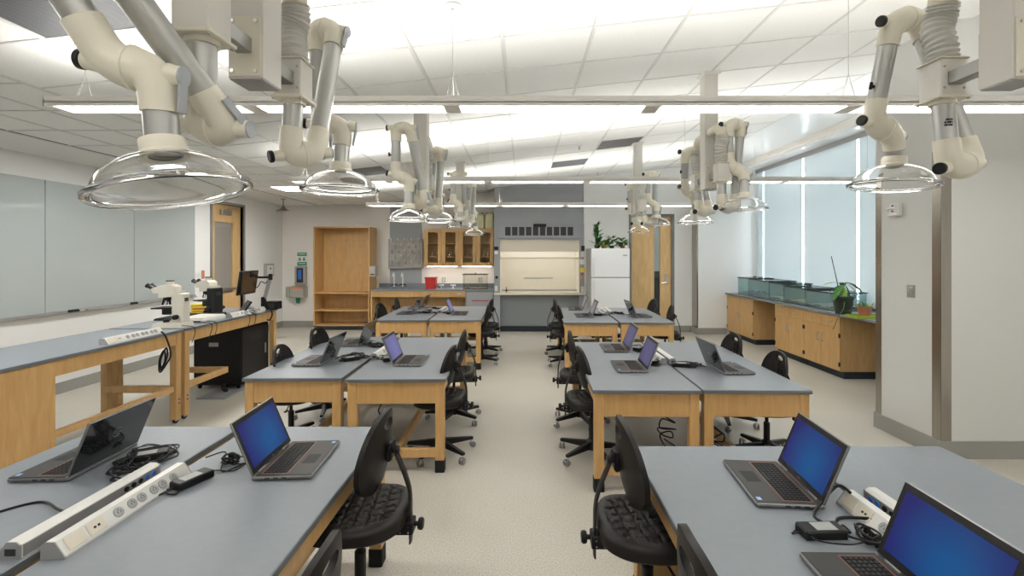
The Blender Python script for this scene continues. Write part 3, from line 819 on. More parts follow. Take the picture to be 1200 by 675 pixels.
# ------------------------------------------------------------------ laptops (local: hinge along x at y=+.125, user sits at -y)
def make_laptop(open_deg=108, scr='screen_blue'):
    t = thing('laptop', 'x', 'laptop')
    W, D = .384/2, .256/2
    MB().box(-W, W, -D, D, .004, .020, .004).build('base', 'laptop_edge', t, 0)
    deck = MB().box(-W+.004, W-.004, -D+.004, D-.018, .019, .0225, .001).build('palm_rest', 'laptop_deck', t, 0)
    mb = MB()
    kx0, kx1, ky0, ky1 = -.165, .165, -.012, .088
    rows, cols = 6, 18
    for r_ in range(rows):
        for c_ in range(cols):
            if r_ == 0 and 5 <= c_ <= 9:
                if c_ == 5:
                    x0 = kx0+(kx1-kx0)*5/cols; x1 = kx0+(kx1-kx0)*10/cols
                else: continue
            else: x0 = kx0+(kx1-kx0)*c_/cols; x1 = kx0+(kx1-kx0)*(c_+1)/cols
            y0 = ky0+(ky1-ky0)*r_/rows; y1 = ky0+(ky1-ky0)*(r_+1)/rows
            mb.add([(x0+.001,y0+.001,.0225),(x1-.001,y0+.001,.0225),(x1-.001,y1-.001,.0225),(x0+.001,y1-.001,.0225),
                    (x0+.0025,y0+.0025,.0255),(x1-.0025,y0+.0025,.0255),(x1-.0025,y1-.0025,.0255),(x0+.0025,y1-.0025,.0255)],
                   [(4,5,6,7),(0,1,5,4),(1,2,6,5),(2,3,7,6),(3,0,4,7)])
    mb.build('keys', 'keys', t, 0, kind='stuff')
    mb = MB()
    for a in ((kx0-.006,kx1+.006,ky0-.006,ky0-.0045),(kx0-.006,kx1+.006,ky1+.0045,ky1+.006),(kx0-.006,kx0-.0045,ky0-.006,ky1+.006),(kx1+.0045,kx1+.006,ky0-.006,ky1+.006)): mb.box(*a,.0222,.0231)
    mb.build('keyboard_trim', 'laptop_orange', t, 0)
    MB().box(-.075, .02, -.098, -.038, .0222, .0229).build('touchpad', 'keys', t, 0)
    MB().box(.150, .172, -.115, -.098, .0224, .0230).build('sticker', 'sticker_blue', t, 0)
    mb = MB()
    for k in range(3): mb.box(-W-.0006, -W+.002, -.02+.035*k, .0+.035*k, .009, .015)
    for k in range(3): mb.box(W-.002, W+.0006, -.02+.035*k, .0+.035*k, .009, .015)
    mb.build('port', 'dark_hole', t, 0)
    MB().box(-W+.01, W-.01, -D+.015, D-.02, 0, .005).build('underside', 'black', t, 0)
    # lid, turned about the hinge
    lid = MB().box(-W, W, -.004, .006, .004, .254, .004).build('lid', 'laptop_edge', t, 0, loc=(0, D-.008, .018), rot=(R(90-open_deg),0,0))
    lid.rotation_euler = (-R(open_deg-90), 0, 0)
    MB().box(-W+.004, W-.004, -.0052, -.0035, .008, .250).build('bezel', 'black', lid, 0)
    MB().box(-W+.022, W-.022, -.0060, -.0050, .030, .228).build('screen', scr, lid, 0)
    MB().box(-W+.004, W-.004, .0055, .0072, .007, .251, .001).build('lid_back', 'laptop_lid', lid, 0)
    o = obj('lettering', text_mesh('lettering', 'DELL', .011, 'logo_silver'), lid, (0, -.0054, .016), (math.pi/2, 0, 0))
    mb = MB(); mb.tube([(.022*math.cos(2*math.pi*k/24), .0076, .14+.022*math.sin(2*math.pi*k/24)) for k in range(25)], .0012, 6, caps=False); mb.build('logo_ring', 'logo_silver', lid)
    obj('lettering', text_mesh('lettering', 'DELL', .017, 'logo_silver'), lid, (0, .0074, .14), (math.pi/2, 0, math.pi))
    mb = MB()
    for s in (-1, 1): MB().cyl((s*.12-.03, D-.008, .019), (s*.12+.03, D-.008, .019), .007, n=10).build('hinge', 'laptop_edge', t)
    return t
lp = {}
for scr in ('screen_blue', 'screen_violet', 'screen_pale', 'screen_dim'):
    lp[scr] = [make_laptop(112 if scr == 'screen_blue' else 112, scr), None, False]
    lp[scr][1] = tree_of(lp[scr][0])
# x, y, facing (90 => user at +x ; -90 => user at -x)
laptops = [(-2.10, 2.195, -88, 'screen_blue', 'at far left of the front row, glossy black lid towards the aisle'),
           (-1.065, 2.215, 94, 'screen_blue', 'on the front left table, blue screen facing the aisle'),
           (1.050, 1.985, -95, 'screen_blue', 'on the front right table, farther of two, blue screen fully in frame'),
           (1.020, 1.315, -91, 'screen_blue', 'at the bottom right corner of the picture, largest blue screen'),
           (-1.905, 4.265, -90, 'screen_violet', 'on the middle left table, nearer one, dark lid leaning to the aisle'),
           (-1.880, 5.13, -91, 'screen_violet', 'on the middle left table, farther one behind a nearer dark lid'),
           (-1.025, 4.265, 91, 'screen_pale', 'on the middle table left of the aisle, violet screen beside white power strip'),
           (.915, 4.04, -92, 'screen_violet', 'on the middle table right of the aisle, nearer of two'),
           (.945, 4.84, -92, 'screen_violet', 'on the middle table right of the aisle, farther of two'),
           (1.765, 3.98, 92, 'screen_violet', 'on the middle far right table, dark lid back towards the aisle'),
           (-1.935, 7.74, -90, 'screen_dim', 'on the back far left table, nearer dark lid'),
           (-1.935, 8.48, -91, 'screen_dim', 'on the back far left table, farther dark lid by the counter'),
           (-1.045, 7.70, 92, 'screen_pale', 'on the back table left of the aisle, lilac screen'),
           (.955, 7.41, -90, 'screen_dim', 'on the back table right of the aisle, nearer of two pale screens'),
           (.930, 8.34, -92, 'screen_dim', 'on the back table right of the aisle, farther of two pale screens'),
           (1.870, 7.40, 95, 'screen_dim', 'on the back far right table, dark lid back towards the aisle')]
for (x, y, a, scr, lab) in laptops:
    pr = lp[scr]
    o = pr[0] if not pr[2] else copy_tree(pr[1]); pr[2] = True
    o.location = (x, y, TZ); o.rotation_euler = (0,0,R(a))
    tag(o, 'open laptop '+lab, 'laptop', 'open laptops on the lab tables')
# ------------------------------------------------------------------ extraction columns and arms
TR_ = .041                                        # tube radius
def column(x, y, label):
    zt = zc(x); z0 = 2.37
    t = thing('extraction_column', label, 'column', (x, y, zt), 0, 'square columns carrying the extraction arms')
    h = .0635
    MB().box(-h, h, -h, h, z0-zt, .02, .003).build('post', 'cream_box', t, 0)
    MB().box(-h+.004, h-.004, -h+.004, h-.004, z0-zt-.004, z0-zt).build('end_cap', 'strip_side', t, 0)
    MB().box(-.085, .085, -.085, .085, -.02, .03, .002).build('ceiling_plate', 'cream_box', t, 0)
    for s in (-1, 1):
        zz = z0-zt+.13
        pl = MB().box(-h+.006, h-.006, s*h, s*(h+.008), zz-.125, zz+.09, .002).build('mounting_plate', 'cream', t, 0)
        for bx in (-1, 1):
            for bz in (-.108, .072):
                MB().lathe([(0,.008),(.007,.008),(.008,.003),(.008,0),(0,0)], 8, TR(bx*.042, s*(h+.008), zz+bz)@RX(s*math.pi/-2)).build('bolt', 'chrome', pl)
    return t
def arm(label, x, y, side, J, D, tilt=0.0, hose=True, sticker=False, rdome=.20):
    """x,y column centre; side -1 towards the camera, +1 away; J: three joints as pairs of points; D: centre of the dome rim"""
    by = y+side*.29; zb = 2.413
    root = thing('fume_extraction_arm', label, 'extraction arm', (x, by, zb), 0, 'jointed fume extraction arms with clear domes')
    O = Vector((x, by, zb))
    L = lambda p: Vector(p)-O
    # bracket: square bar and junction box with flange and collar
    MB().bar(L((x, y+side*.071, zb+.07)), L((x, by-side*.055, zb+.07)), .055, .055, c=.003).build('bracket_bar', 'alu_dark', root, 0)
    b = .056
    bx = MB().box(-b, b, -b, b, .0, .155, .003).build('junction_box', 'cream_box', root, 0)
    MB().box(-b-.012, b+.012, -b-.012, b+.012, -.012, 0, .002).build('flange', 'cream', bx, 0)
    MB().box(-b-.008, b+.008, -b-.008, b+.008, .155, .161, .001).build('top_plate', 'cream', bx, 0)
    mb = MB()
    for sx in (-1, 1):
        for sy in (-1, 1): mb.cyl((sx*(b+.002), sy*(b+.002), -.018), (sx*(b+.002), sy*(b+.002), -.012), .006, n=8)
        for zz in (.03, .12): mb.cyl((sx*.042, -side*b, zz), (sx*.042, -side*(b+.004), zz), .005, n=8)
    mb.build('screws', 'steel_dull', bx, kind='stuff')
    MB().lathe([(TR_,-.03),(TR_+.008,-.028),(TR_+.008,-.012),(0,-.012)], 28).build('collar', 'cream', root)
    if hose:
        yc = -side*.22
        path = spline([(0,0,.16),(-.004,0,.22),(-.012,side*.012,.30),(.004,side*.012,.36),(.004,0,.41)], 22)
        rs = [.055+.0055*math.sin(2*math.pi*i/6.5) for i in range(len(path))]
        MB().tube(path, rs, 24).build('flex_hose', 'hose', root, 60)
        MB().tube(spline([(.004,0,.40),(.002,0,.44),(0,yc*.18,.485),(0,yc*.5,.50),(0,yc*1.0,.50)], 6), .050, 22).build('duct_elbow', 'cream', root)
    pts = [O.copy()]
    (a1, b1), (a2, b2), (a3, b3) = [(Vector(p), Vector(q)) for p, q in J]
    D = Vector(D)
    up = Vector((math.sin(tilt), 0, math.cos(tilt)))
    top = D+up*.135                                 # top of the dome collar
    def elbow(prev, a, b_, nxt, flip=False, l1=.12, l2=.12):
        din = (a-prev).normalized(); dx = (b_-a).normalized(); do = (nxt-b_).normalized()
        c = min(.075, (b_-a).length*.5)
        l1 = min(l1, (a-prev).length*.6); l2 = min(l2, (nxt-b_).length*.6)
        def bez(p0, p1, p2, n=9): return [p0*(1-t)**2+p1*2*t*(1-t)+p2*t*t for t in [k/n for k in range(n+1)]]
        c1 = min(c, l1*.95); c2 = min(c, l2*.95)
        A = [a-din*l1]+bez(a-din*c1, a, a+dx*c); B = bez(b_-dx*c, b_, b_+do*c2)+[b_+do*l2]
        mid = (a+b_)/2
        if (b_-a).length > 2*c+1e-4: A.append(mid); B.insert(0, mid)
        re = TR_+.006; rm = TR_+.017
        mb = MB(); mb.tube([L(p) for p in A], [re+(rm-re)*(i/(len(A)-1))**1.3 for i in range(len(A))], 28); h1 = mb.build('elbow_half', 'cream', root, 50)
        mb = MB(); mb.tube([L(p) for p in B], [re+(rm-re)*(1-i/(len(B)-1))**1.3 for i in range(len(B))], 28); h2 = mb.build('elbow_half', 'cream', root, 50)
        MB().cyl(L(mid-dx*.004), L(mid+dx*.004), rm+.003, n=28, ch=.002).build('seam_ring', 'cream', root)
        ka, kb, kx, kd, ha, hb = (a, b_, dx, do, h1, h2) if not flip else (b_, a, -dx, -din, h2, h1)
        MB().cyl(L(ka-kx*.03), L(ka-kx*.068), .027, .024, n=20).build('stub', 'cream', ha)
        MB().cyl(L(ka-kx*.068), L(ka-kx*.086), .026, n=20, ch=.003).build('friction_knob', 'black', ha)
        MB().cyl(L(kb+kx*.03), L(kb+kx*.066), .030, .026, n=20).build('stub', 'cream', hb)
        mb = MB(); mb.cyl(L(kb+kx*.066), L(kb+kx*.072), .027, n=20)
        mb.bar(L(kb+kx*.068), L(kb+kx*.056+kd*.10), .032, .008, up=kx, c=.002)
        mb.build('cover_cap', 'cap_grey', hb)
        return a-din*l1, b_+do*l2
    s1, e1 = elbow(O, a1, b1, b2)
    s2, e2 = elbow(b1, b2, a2, a3, True)
    s3, e3 = elbow(a2, a3, b3, top, l2=.105)
    def tb(p, q):
        d = (q-p).normalized()
        return MB().tube([L(p-d*.03), L(q+d*.03)], TR_, 28).build('tube', 'alu', root)
    tt = tb(O+Vector((0,0,-.0)), s1); tb(e1, s2); t3 = tb(e2, s3); tb(e3, top)
    dd = (s3-e2).normalized(); q = L(s3-dd*.05); ax = (b3-a3).normalized()
    MB().cyl(q-ax*TR_, q-ax*(TR_+.02), .008, n=8).bar(q-ax*(TR_+.02)-dd*.018, q-ax*(TR_+.02)+dd*.018, .012, .014, c=.003).build('damper_knob', 'black', t3)
    if sticker:
        zz = L(O).z-.10
        mb = MB()
        for k in range(7):
            for r_ in range(3):
                if (k*5+r_*3) % 4 == 0: continue
                th = -math.pi/2-.5+k*.12
                mb.M = TR(0,0,zz-.012*r_) @ RZ(th)
                mb.box(TR_-.001, TR_+.0006, -.0035, .0035, -.004, .004)
        mb.M = None; mb.build('label', 'black', tt, 0)
    # clear dome hood
    Md = TR(*L(D)) @ RY(tilt)
    MB().lathe([(TR_,.145),(TR_+.012,.145),(TR_+.014,.14),(TR_+.014,.112),(TR_+.02,.106),(TR_+.02,.100),(TR_,.100)], 32, Md).build('collar', 'cream', root)
    o_, i_ = [], []
    rd = rdome-.018; hd = .104
    for k in range(17):
        a = math.pi/2*(1-k/16)
        r = rd*math.cos(a); z = hd*math.sin(a)*1.03
        if r < TR_: continue
        o_.append((r, z)); i_.append((max(r-.0035, 0), z-.0025))
    prof = [(TR_-.004, hd)]+o_+[(rd+.006,.006),(rdome-.006,.007),(rdome,.003),(rdome,-.006),(rdome-.006,-.010),(rd,-.006)]+i_[::-1][1:]+[(TR_-.004, hd-.003),(TR_-.004, hd)]
    MB().lathe(prof, 56, Md).build('clear_dome', 'dome_glass', root, 50)
    return root
XLc, XRc = -1.00, 1.83
YC = (1.74, 4.58, 7.43)
nm = ['nearest the camera', 'in the middle of the room', 'farthest from the camera']
for i in range(3):
    column(XLc, YC[i], 'square cream ceiling column left of the aisle, '+nm[i])
    column(XRc, YC[i], 'square cream ceiling column right of the aisle, '+nm[i])
arm('cream extraction arm with the largest clear dome, at upper left', XLc, YC[0], -1,
    [(P(237,148,1.45), P(268,150,1.45)), (P(20,-95,1.12), P(88,-95,1.15)), (P(132,76,1.25), P(184,85,1.26))], P(203,224,1.28), tilt=R(-12), rdome=.193)
arm('cream extraction arm on the far side of the nearest left column, folded upwards', XLc, YC[0], 1,
    [(P(340,182,2.03), P(370,180,2.10)), (P(371,34,2.42), P(393,36,2.40)), (P(376,146,2.44), P(402,148,2.46))], P(399,223,2.45))
arm('cream extraction arm at upper right before the white pier', XRc, YC[0], 1,
    [(P(1112,196,2.03), P(1140,192,2.12)), (P(1046,24,2.25), P(1074,22,2.30)), (P(1022,146,2.32), P(1047,156,2.38))], P(1046,217,2.42), sticker=True, tilt=R(4))
arm('cream extraction arm left of the aisle in mid room, nearer of a pair', XLc, YC[1], -1,
    [(P(486,238,4.29), P(499,238,4.22)), (P(464,150,4.12), P(480,150,4.12)), (P(464,206,4.12), P(480,211,4.14))], P(479,258,4.14), hose=False, rdome=.185)
arm('cream extraction arm left of the aisle in mid room, farther of a pair', XLc, YC[1], 1,
    [(P(502,246,4.87), P(513,246,4.92)), (P(507,178,5.05), P(517,178,5.03)), (P(505,225,5.1), P(514,228,5.15))], P(513,259,5.15))
arm('cream extraction arm right of the aisle in mid room, dome to the right', XRc, YC[1], -1,
    [(P(846,243,4.29), P(860,243,4.35)), (P(853,146,4.30), P(868,146,4.34)), (P(855,195,4.28), P(872,202,4.2))], P(872,245,4.1))
arm('cream extraction arm right of the aisle in mid room, dome to the left', XRc, YC[1], 1,
    [(P(820,248,4.87), P(831,248,4.95)), (P(803,178,5.1), P(815,178,5.15)), (P(802,222,5.2), P(813,228,5.25))], P(815,261,5.3))
arm('cream extraction arm left of the aisle at the back, nearer of a pair', XLc, YC[2], -1,
    [(P(537,255,7.14), P(546,255,7.18)), (P(531,204,7.02), P(542,204,7.02)), (P(531,237,7.02), P(540,240,7.04))], P(539,266,7.05), hose=False)
arm('cream extraction arm left of the aisle at the back, farther of a pair', XLc, YC[2], 1,
    [(P(545,260,7.72), P(553,260,7.8)), (P(549,212,8.0), P(556,212,7.95)), (P(548,243,8.0), P(556,248,8.1))], P(556,275,8.2))
arm('cream extraction arm right of the aisle at the back, dome to the right', XRc, YC[2], -1,
    [(P(757,262,7.14), P(767,262,7.2)), (P(759,204,7.16), P(768,204,7.2)), (P(759,236,7.14), P(770,241,7.14))], P(770,263,7.1))
arm('cream extraction arm right of the aisle at the back, dome to the left', XRc, YC[2], 1,
    [(P(744,262,7.72), P(751,262,7.8)), (P(738,216,8.1), P(746,216,8.1)), (P(738,246,8.1), P(746,249,8.15))], P(749,272,8.2))

# ------------------------------------------------------------------ back wall: bookcase
FB = 10.62
bx0, bx1, bz1 = PX(367, FB), PX(433, FB), PZ(267, FB)
t = thing('open_bookcase', 'tall open maple cubby unit with coat hooks and two low shelves against the back wall', 'shelf unit', ((bx0+bx1)/2, FB, 0))
w = (bx1-bx0)/2; dp = YB-FB-.01
MB().box(-w, -w+.03, 0, dp, .10, bz1, .002).build('side_panel', 'maple', t, 0)
MB().box(w-.03, w, 0, dp, .10, bz1, .002).build('side_panel', 'maple', t, 0)
MB().box(-w, w, 0, dp, bz1, bz1+.03, .002).build('top', 'maple', t, 0)
MB().box(-w+.03, w-.03, dp-.02, dp, .10, bz1).build('back_panel', 'maple', t, 0)
for zz in (PZ(343, FB), PZ(363.5, FB), .12): MB().box(-w+.03, w-.03, .002, dp-.02, zz-.025, zz, .002).build('shelf', 'maple', t, 0)
MB().box(-w, w, .03, dp, 0, .10).build('plinth', 'toe', t, 0)
for zz in (PZ(281, FB), PZ(312, FB)):
    for k in range(4):
        xx = -w+.24+.33*k
        MB().box(xx-.02, xx+.02, dp-.03, dp-.02, zz-.03, zz+.03, .002).tube([(xx,dp-.03,zz),(xx,dp-.07,zz-.01),(xx,dp-.085,zz+.02)], .006, 6).build('coat_hook', 'steel_dull', t)
# steel dispenser on the bookcase side
t = thing('paper_towel_dispenser', 'small steel dispenser fixed to the right side of the maple cubby unit', 'dispenser', (bx1, FB+.1, PZ(324, FB)))
MB().box(-.003, .13, -.10, .12, 0, .24, .006).build('case', 'steel_dull', t, 0); MB().box(.02, .11, -.104, -.09, .03, .06).build('slot', 'dark_hole', t, 0)

# ------------------------------------------------------------------ back wall: sink counter
CT = .94; CY = 10.48
cx0, cx1 = PX(434, CY), PX(579, CY)
t = thing('sink_counter', 'grey-topped counter with maple apron and knee space along the back wall', 'counter', ((cx0+cx1)/2, CY, 0))
h = (cx1-cx0)/2
MB().box(-h, h, 0, YB-CY-.002, CT-.035, CT, .003).build('worktop', 'laminate', t, 0)
S(MB().box(cx0, cx1, YB-.025, YB, CT, CT+.10, .002), 'trim_8', 'laminate', smooth=0)  # backsplash belonging to the sink counter
wx = PX(545, CY)-(cx0+cx1)/2
MB().box(-h, wx, .02, .045, CT-.17, CT-.035, .002).build('apron', 'maple_light', t, 0)
MB().box(-h, -h+.03, .02, .62, .10, CT-.17).build('side_panel', 'maple', t, 0)
MB().box(-h, wx, .60, .63, .0, CT-.17).build('back_panel', 'maple', t, 0)
MB().box(wx, h, .02, .62, .10, CT-.035, .002).build('steel_cabinet', 'fume_base', t, 0)
MB().box(wx+.03, h-.02, .008, .02, .13, CT-.06, .003).build('cabinet_door', 'hood_grey', t, 0)
MB().box(wx+.15, h-.12, .002, .009, CT-.26, CT-.24).build('warning_strip', 'red', t, 0)
MB().box(wx, h, .06, .6, 0, .10).build('plinth', 'toe', t, 0)
MB().box(PX(537,CY)-.03-(cx0+cx1)/2, PX(537,CY)+.06-(cx0+cx1)/2, .012, .022, CT-.13, CT-.08, .002).build('outlet_plate', 'steel_dull', t, 0)
# grey splash panel behind rack and taps
MY = YB-.02
S(MB().box(PX(457, MY), PX(494, MY), MY-.01, YB, CT+.1, 3.15), 'trim_7', 'wall_grey', smooth=0)
# drying rack with pegs
px0, px1 = PX(454.5, MY-.1), PX(495, MY-.1); z0, z1 = PZ(313.5, MY-.1), PZ(280, MY-.1)
t = thing('drying_rack', 'stainless pegboard drying rack with white pegs above the sink taps', 'drying rack', ((px0+px1)/2, MY-.012, z0))
h = (px1-px0)/2; H = z1-z0
MB().box(-h, h, -.05, 0, 0, H, .004).build('board', 'rack_steel', t, 0)
MB().box(-h, h, -.10, -.0, -.02, 0, .003).build('drip_trough', 'steel_dull', t, 0)
for r_ in range(5):
    for c_ in range(5):
        xx = -h+.09+.16*c_+(.08 if r_ % 2 else 0); zz = .08+.13*r_
        if xx > h-.03: continue
        MB().tube([(xx,-.05,zz),(xx,-.10,zz+.03),(xx,-.15,zz+.085)], [.010,.016,.018], 6).build('peg', 'white_plastic', t)
# gooseneck taps
for k, px in enumerate((462, 472)):
    t = thing('laboratory_tap', 'white gooseneck laboratory tap on the sink counter, '+('left one' if k == 0 else 'right one with crossed handles'), 'tap', (PX(px, MY-.25), MY-.25, CT), 0, 'gooseneck taps on the sink counter')
    MB().tube(spline([(0,0,0),(0,0,.2),(0,0,.30),(0,-.03,.35),(0,-.08,.35),(0,-.11,.31),(0,-.11,.27)], 6), .015, 10).build('spout', 'white_plastic', t)
    MB().lathe([(0,.03),(.035,.03),(.03,0),(0,0)], 16).build('base', 'chrome', t)
    MB().cyl((-.05,0,.09),(.05,0,.09),.014,n=10).cyl((-.05,0,.09),(-.08,-.02,.06),.012,n=8).cyl((.05,0,.09),(.08,-.02,.06),.012,n=8).build('handles', 'black', t)
# wall cupboards with glass doors
UY = 10.78; ux0, ux1 = PX(497, UY), PX(579, UY); uz0, uz1 = PZ(312, UY), PZ(268, UY)
ud = YB-UY-.004
mid = (ux0+ux1)/2
for c_ in range(2):
    a, b2 = (ux0, mid) if c_ == 0 else (mid, ux1-.01)
    t = thing('wall_cupboard', 'maple wall cupboard with two glass doors and glassware, '+('left one above the red bin' if c_ == 0 else 'right one beside the fume hood'), 'cupboard', ((a+b2)/2, UY, uz0), 0, 'glass-door wall cupboards')
    w = (b2-a)/2-.002; H = uz1-uz0
    MB().box(-w,-w+.02,.02,ud,0,H).box(w-.02,w,.02,ud,0,H).box(-w,w,.02,ud,0,.02).box(-w,w,.02,ud,H-.02,H).box(-w,w,ud-.012,ud,0,H).build('carcass', 'maple', t, 0)
    MB().box(-w+.02, w-.02, .04, ud-.012, .20, .22).build('shelf', 'maple', t, 0)
    MB().box(-w+.02, w-.02, .04, ud-.012, .52, .54).build('shelf', 'maple', t, 0)
    MB().box(-w+.06, w-.06, .06, .14, -.015, -.001).build('under_light', 'small_lamp', t, 0)
    for s in (0, 1):
        d0, d1_ = (-w, -.002) if s == 0 else (.002, w)
        mb = MB(); fw = .085
        mb.box(d0,d0+fw,0,.02,0,H,.002).box(d1_-fw,d1_,0,.02,0,H,.002).box(d0+fw,d1_-fw,0,.02,0,fw,.002).box(d0+fw,d1_-fw,0,.02,H-fw,H,.002)
        dr = mb.build('door', 'maple_light', t, 0)
        MB().box(d0+fw, d1_-fw, .008, .012, fw, H-fw).build('pane', 'cabinet_glass', dr, 0)
        hx = (d1_-.035) if s == 0 else (d0+.035)
        MB().tube([(hx,0,.08),(hx,-.025,.09),(hx,-.025,.19),(hx,0,.20)], .006, 6).build('handle', 'steel_dull', dr)
        for q in (0, 1):
            xx = (d0+d1_)/2+(-.05 if q else .05)
            g = thing('flask', 'small clear glass flask in the wall cupboard, '+['outer left','inner left','inner right','outer right'][c_*2+s]+(' door, left' if q else ' door, right'), 'flask', ((a+b2)/2+xx, UY+.15, uz0+.222), 0, 'glassware in the wall cupboards')
            MB().lathe([(0,0),(.04,0),(.042,.01),(.015,.11),(.013,.19 if q else .14),(.018,.195 if q else .145),(.012,.19 if q else .14),(.012,.11),(.038,.012),(0,.008)], 14).build('glass', 'labware', g)
# two pale boxes on top
for k, (p0, p1) in enumerate(((557, 567), (568.5, 578))):
    x0, x1 = PX(p0, UY+.05), PX(p1, UY+.05)
    t = thing('storage_canister', 'tall pale yellow canister on top of the wall cupboards, '+('left one' if k == 0 else 'right one against the hood wall'), 'canister', ((x0+x1)/2, UY+.16, uz1), 0, 'pale yellow canisters on the cupboards')
    w = (x1-x0)/2
    MB().box(-w, w, -.09, .09, 0, .36, .02).build('body', 'pale_yellow', t, 0); MB().box(-w*.8, -w*.3, -.05, .05, .36, .375).box(w*.3, w*.8, -.05, .05, .36, .375).build('clip', 'black', t, 0)
# red bin, outlets, little tank, gas taps on the counter
x0, x1 = PX(499, 10.75), PX(511.5, 10.75)
t = thing('red_bin', 'red plastic bin on the sink counter below the wall cupboards', 'bin', ((x0+x1)/2, 10.75, CT))
w = (x1-x0)/2
MB().add([(-w*.85,-.09,0),(w*.85,-.09,0),(w*.85,.09,0),(-w*.85,.09,0),(-w,-.11,.25),(w,-.11,.25),(w,.11,.25),(-w,.11,.25)], [(0,1,2,3),(4,5,6,7),(0,1,5,4),(1,2,6,5),(2,3,7,6),(3,0,4,7)]).build('body', 'red', t, 0)
MB().box(-w-.012, w+.012, -.125, .125, .25, .268, .003).build('rim', 'red', t, 0)
for px, lab in ((520, 'left of two above the counter'), (563, 'right of two, behind the small tank')):
    t = thing('outlet', 'steel wall outlet plate on the back wall, '+lab, 'outlet', (PX(px, YB), YB, PZ(328, YB)), 0, 'outlets above the sink counter')
    MB().box(-.045,.045,-.008,0,-.06,.06,.002).build('plate', 'steel_dull', t, 0); MB().box(-.02,.02,-.010,-.006,-.04,.04).build('socket', 'offwhite', t, 0)
x0, x1 = PX(543, 10.7), PX(571, 10.7)
def tank(name, label, x0, x1, y0, y1, z, h, fill='gravel', fh=.05, lid='black', group=None, lidx=0.0, face='tank_face'):
    t = thing(name, label, 'fish tank', ((x0+x1)/2, (y0+y1)/2, z), 0, group)
    w, d = (x1-x0)/2, (y1-y0)/2; g = .006
    for s in (-1, 1):
        MB().box(s*w, s*(w-g), -d, d, .008, h-.006).build('pane', face, t, 0)
        MB().box(-w+g, w-g, s*d, s*(d-g), .008, h-.006).build('pane', face, t, 0)
    mb = MB()
    for zz in ((0,.009),(h-.007,h)):
        mb.box(-w-.003,-w+.01,-d-.003,d+.003,*zz).box(w-.01,w+.003,-d-.003,d+.003,*zz).box(-w+.01,w-.01,-d-.003,-d+.01,*zz).box(-w+.01,w-.01,d-.01,d+.003,*zz)
    mb.build('rim', 'black', t, 0)
    MB().box(-w+.01, w-.01, -d+.01, d-.01, 0, .008).build('floor_pane', 'gravel', t, 0)
    random.seed(hash(label) % 100 if False else len(label))
    if fill:
        N = 8; vs_ = []; fs = []
        for i in range(N+1):
            for j in range(N+1):
                vs_.append((-w+g+.001+(2*w-2*g-.002)*i/N, -d+g+.001+(2*d-2*g-.002)*j/N, fh*(.6+.8*random.random())))
        for i in range(N):
            for j in range(N): a = i*(N+1)+j; fs.append((a,a+N+1,a+N+2,a+1))
        MB().add(vs_, fs).build('substrate', fill, t, 40)
        for k in range(5):
            r_ = .02+.02*random.random(); p = (random.uniform(-w*.6,w*.6), random.uniform(-d*.6,d*.6), fh*.9)
            MB().lathe([(0,-r_),(r_*.8,-r_*.6),(r_,0),(r_*.6,r_*.5),(0,r_*.7)], 7, TR(*p)).build('rock', 'gravel', t, 0)
    if lid:
        ld = MB().box(-w-.015, w+.015, -d-.012, d+.012, h, h+.006, .001).build('lid', 'tank_glass', t, 0)
        for s in (-1, 1): MB().box(-w-.02, w+.02, s*(d-.0), s*(d+.013), h, h+.010, .002).build('lid_edge', lid, ld, 0)
        for s in (-1, 1): MB().box(s*(w+.005), s*(w+.02), -d, d, h, h+.010, .002).build('lid_edge', lid, ld, 0)
        MB().cyl((0,-.03,h+.014),(0,-.03,h+.035),.008,n=6).cyl((0,.03,h+.014),(0,.03,h+.035),.008,n=6).cyl((0,-.04,h+.035),(0,.04,h+.035),.007,n=6).build('lid_handle', lid, t)
    return t
tank('small_tank', 'small empty clear tank with black lid on the sink counter beside the fume hood', x0, x1, 10.62, 10.95, CT, .33, 'gravel', .02, face='cabinet_glass')
for k, px in enumerate((517, 531)):
    t = thing('gas_tap', 'small white gas tap on the sink counter, '+('left of two' if k == 0 else 'right of two'), 'gas tap', (PX(px, 10.8), 10.8, CT), 0, 'gas taps on the counter')
    MB().lathe([(0,0),(.03,0),(.022,.02),(.012,.03),(.012,.07),(0,.07)], 12).build('stem', 'white_plastic', t)
    MB().cyl((-.06,0,.075),(.06,0,.075),.012,.02,n=8).build('nozzle', 'white_plastic', t)

# ------------------------------------------------------------------ fume hood
HY0 = YD-.02
t = thing('fume_hood', 'grey fume hood with cream lit interior and lowered sash on the back wall', 'fume hood', ((HX0+HX1)/2, HY0, 0))
hc = (HX0+HX1)/2; hw = (HX1-HX0)/2
def hx_(px): return PX(px, HY0)-hc
def hz_(py): return PZ(py, HY0)
iz0, iz1 = hz_(343), hz_(280); dz = YB-HY0-.02
il, ir = hx_(586), hx_(679)
MB().box(-hw, il, 0, dz, .0, hz_(262)).box(ir, hw, 0, dz, 0, hz_(262)).box(il, ir, 0, dz, iz1, hz_(262)).build('casing', 'hood_grey', t, 0)
MB().box(il, ir, dz-.03, dz, iz0, iz1).box(il, il+.01, .03, dz-.03, iz0, iz1).box(ir-.01, ir, .03, dz-.03, iz0, iz1).build('liner', 'hood_white', t, 0)
MB().box(-hw, hw, -.04, dz, iz0-.05, iz0, .004).build('worktop', 'almond', t, 0)
MB().box(-hw, hw, .10, dz, 0, iz0-.05).build('base_recess', 'fume_base', t, 0)
MB().box(-hw, hw, .06, .10, 0, .12).build('plinth', 'toe', t, 0)
MB().box(il+.1, ir-.1, .12, .34, iz1-.03, iz1-.001).build('lamp', 'hood_lamp', t, 0)
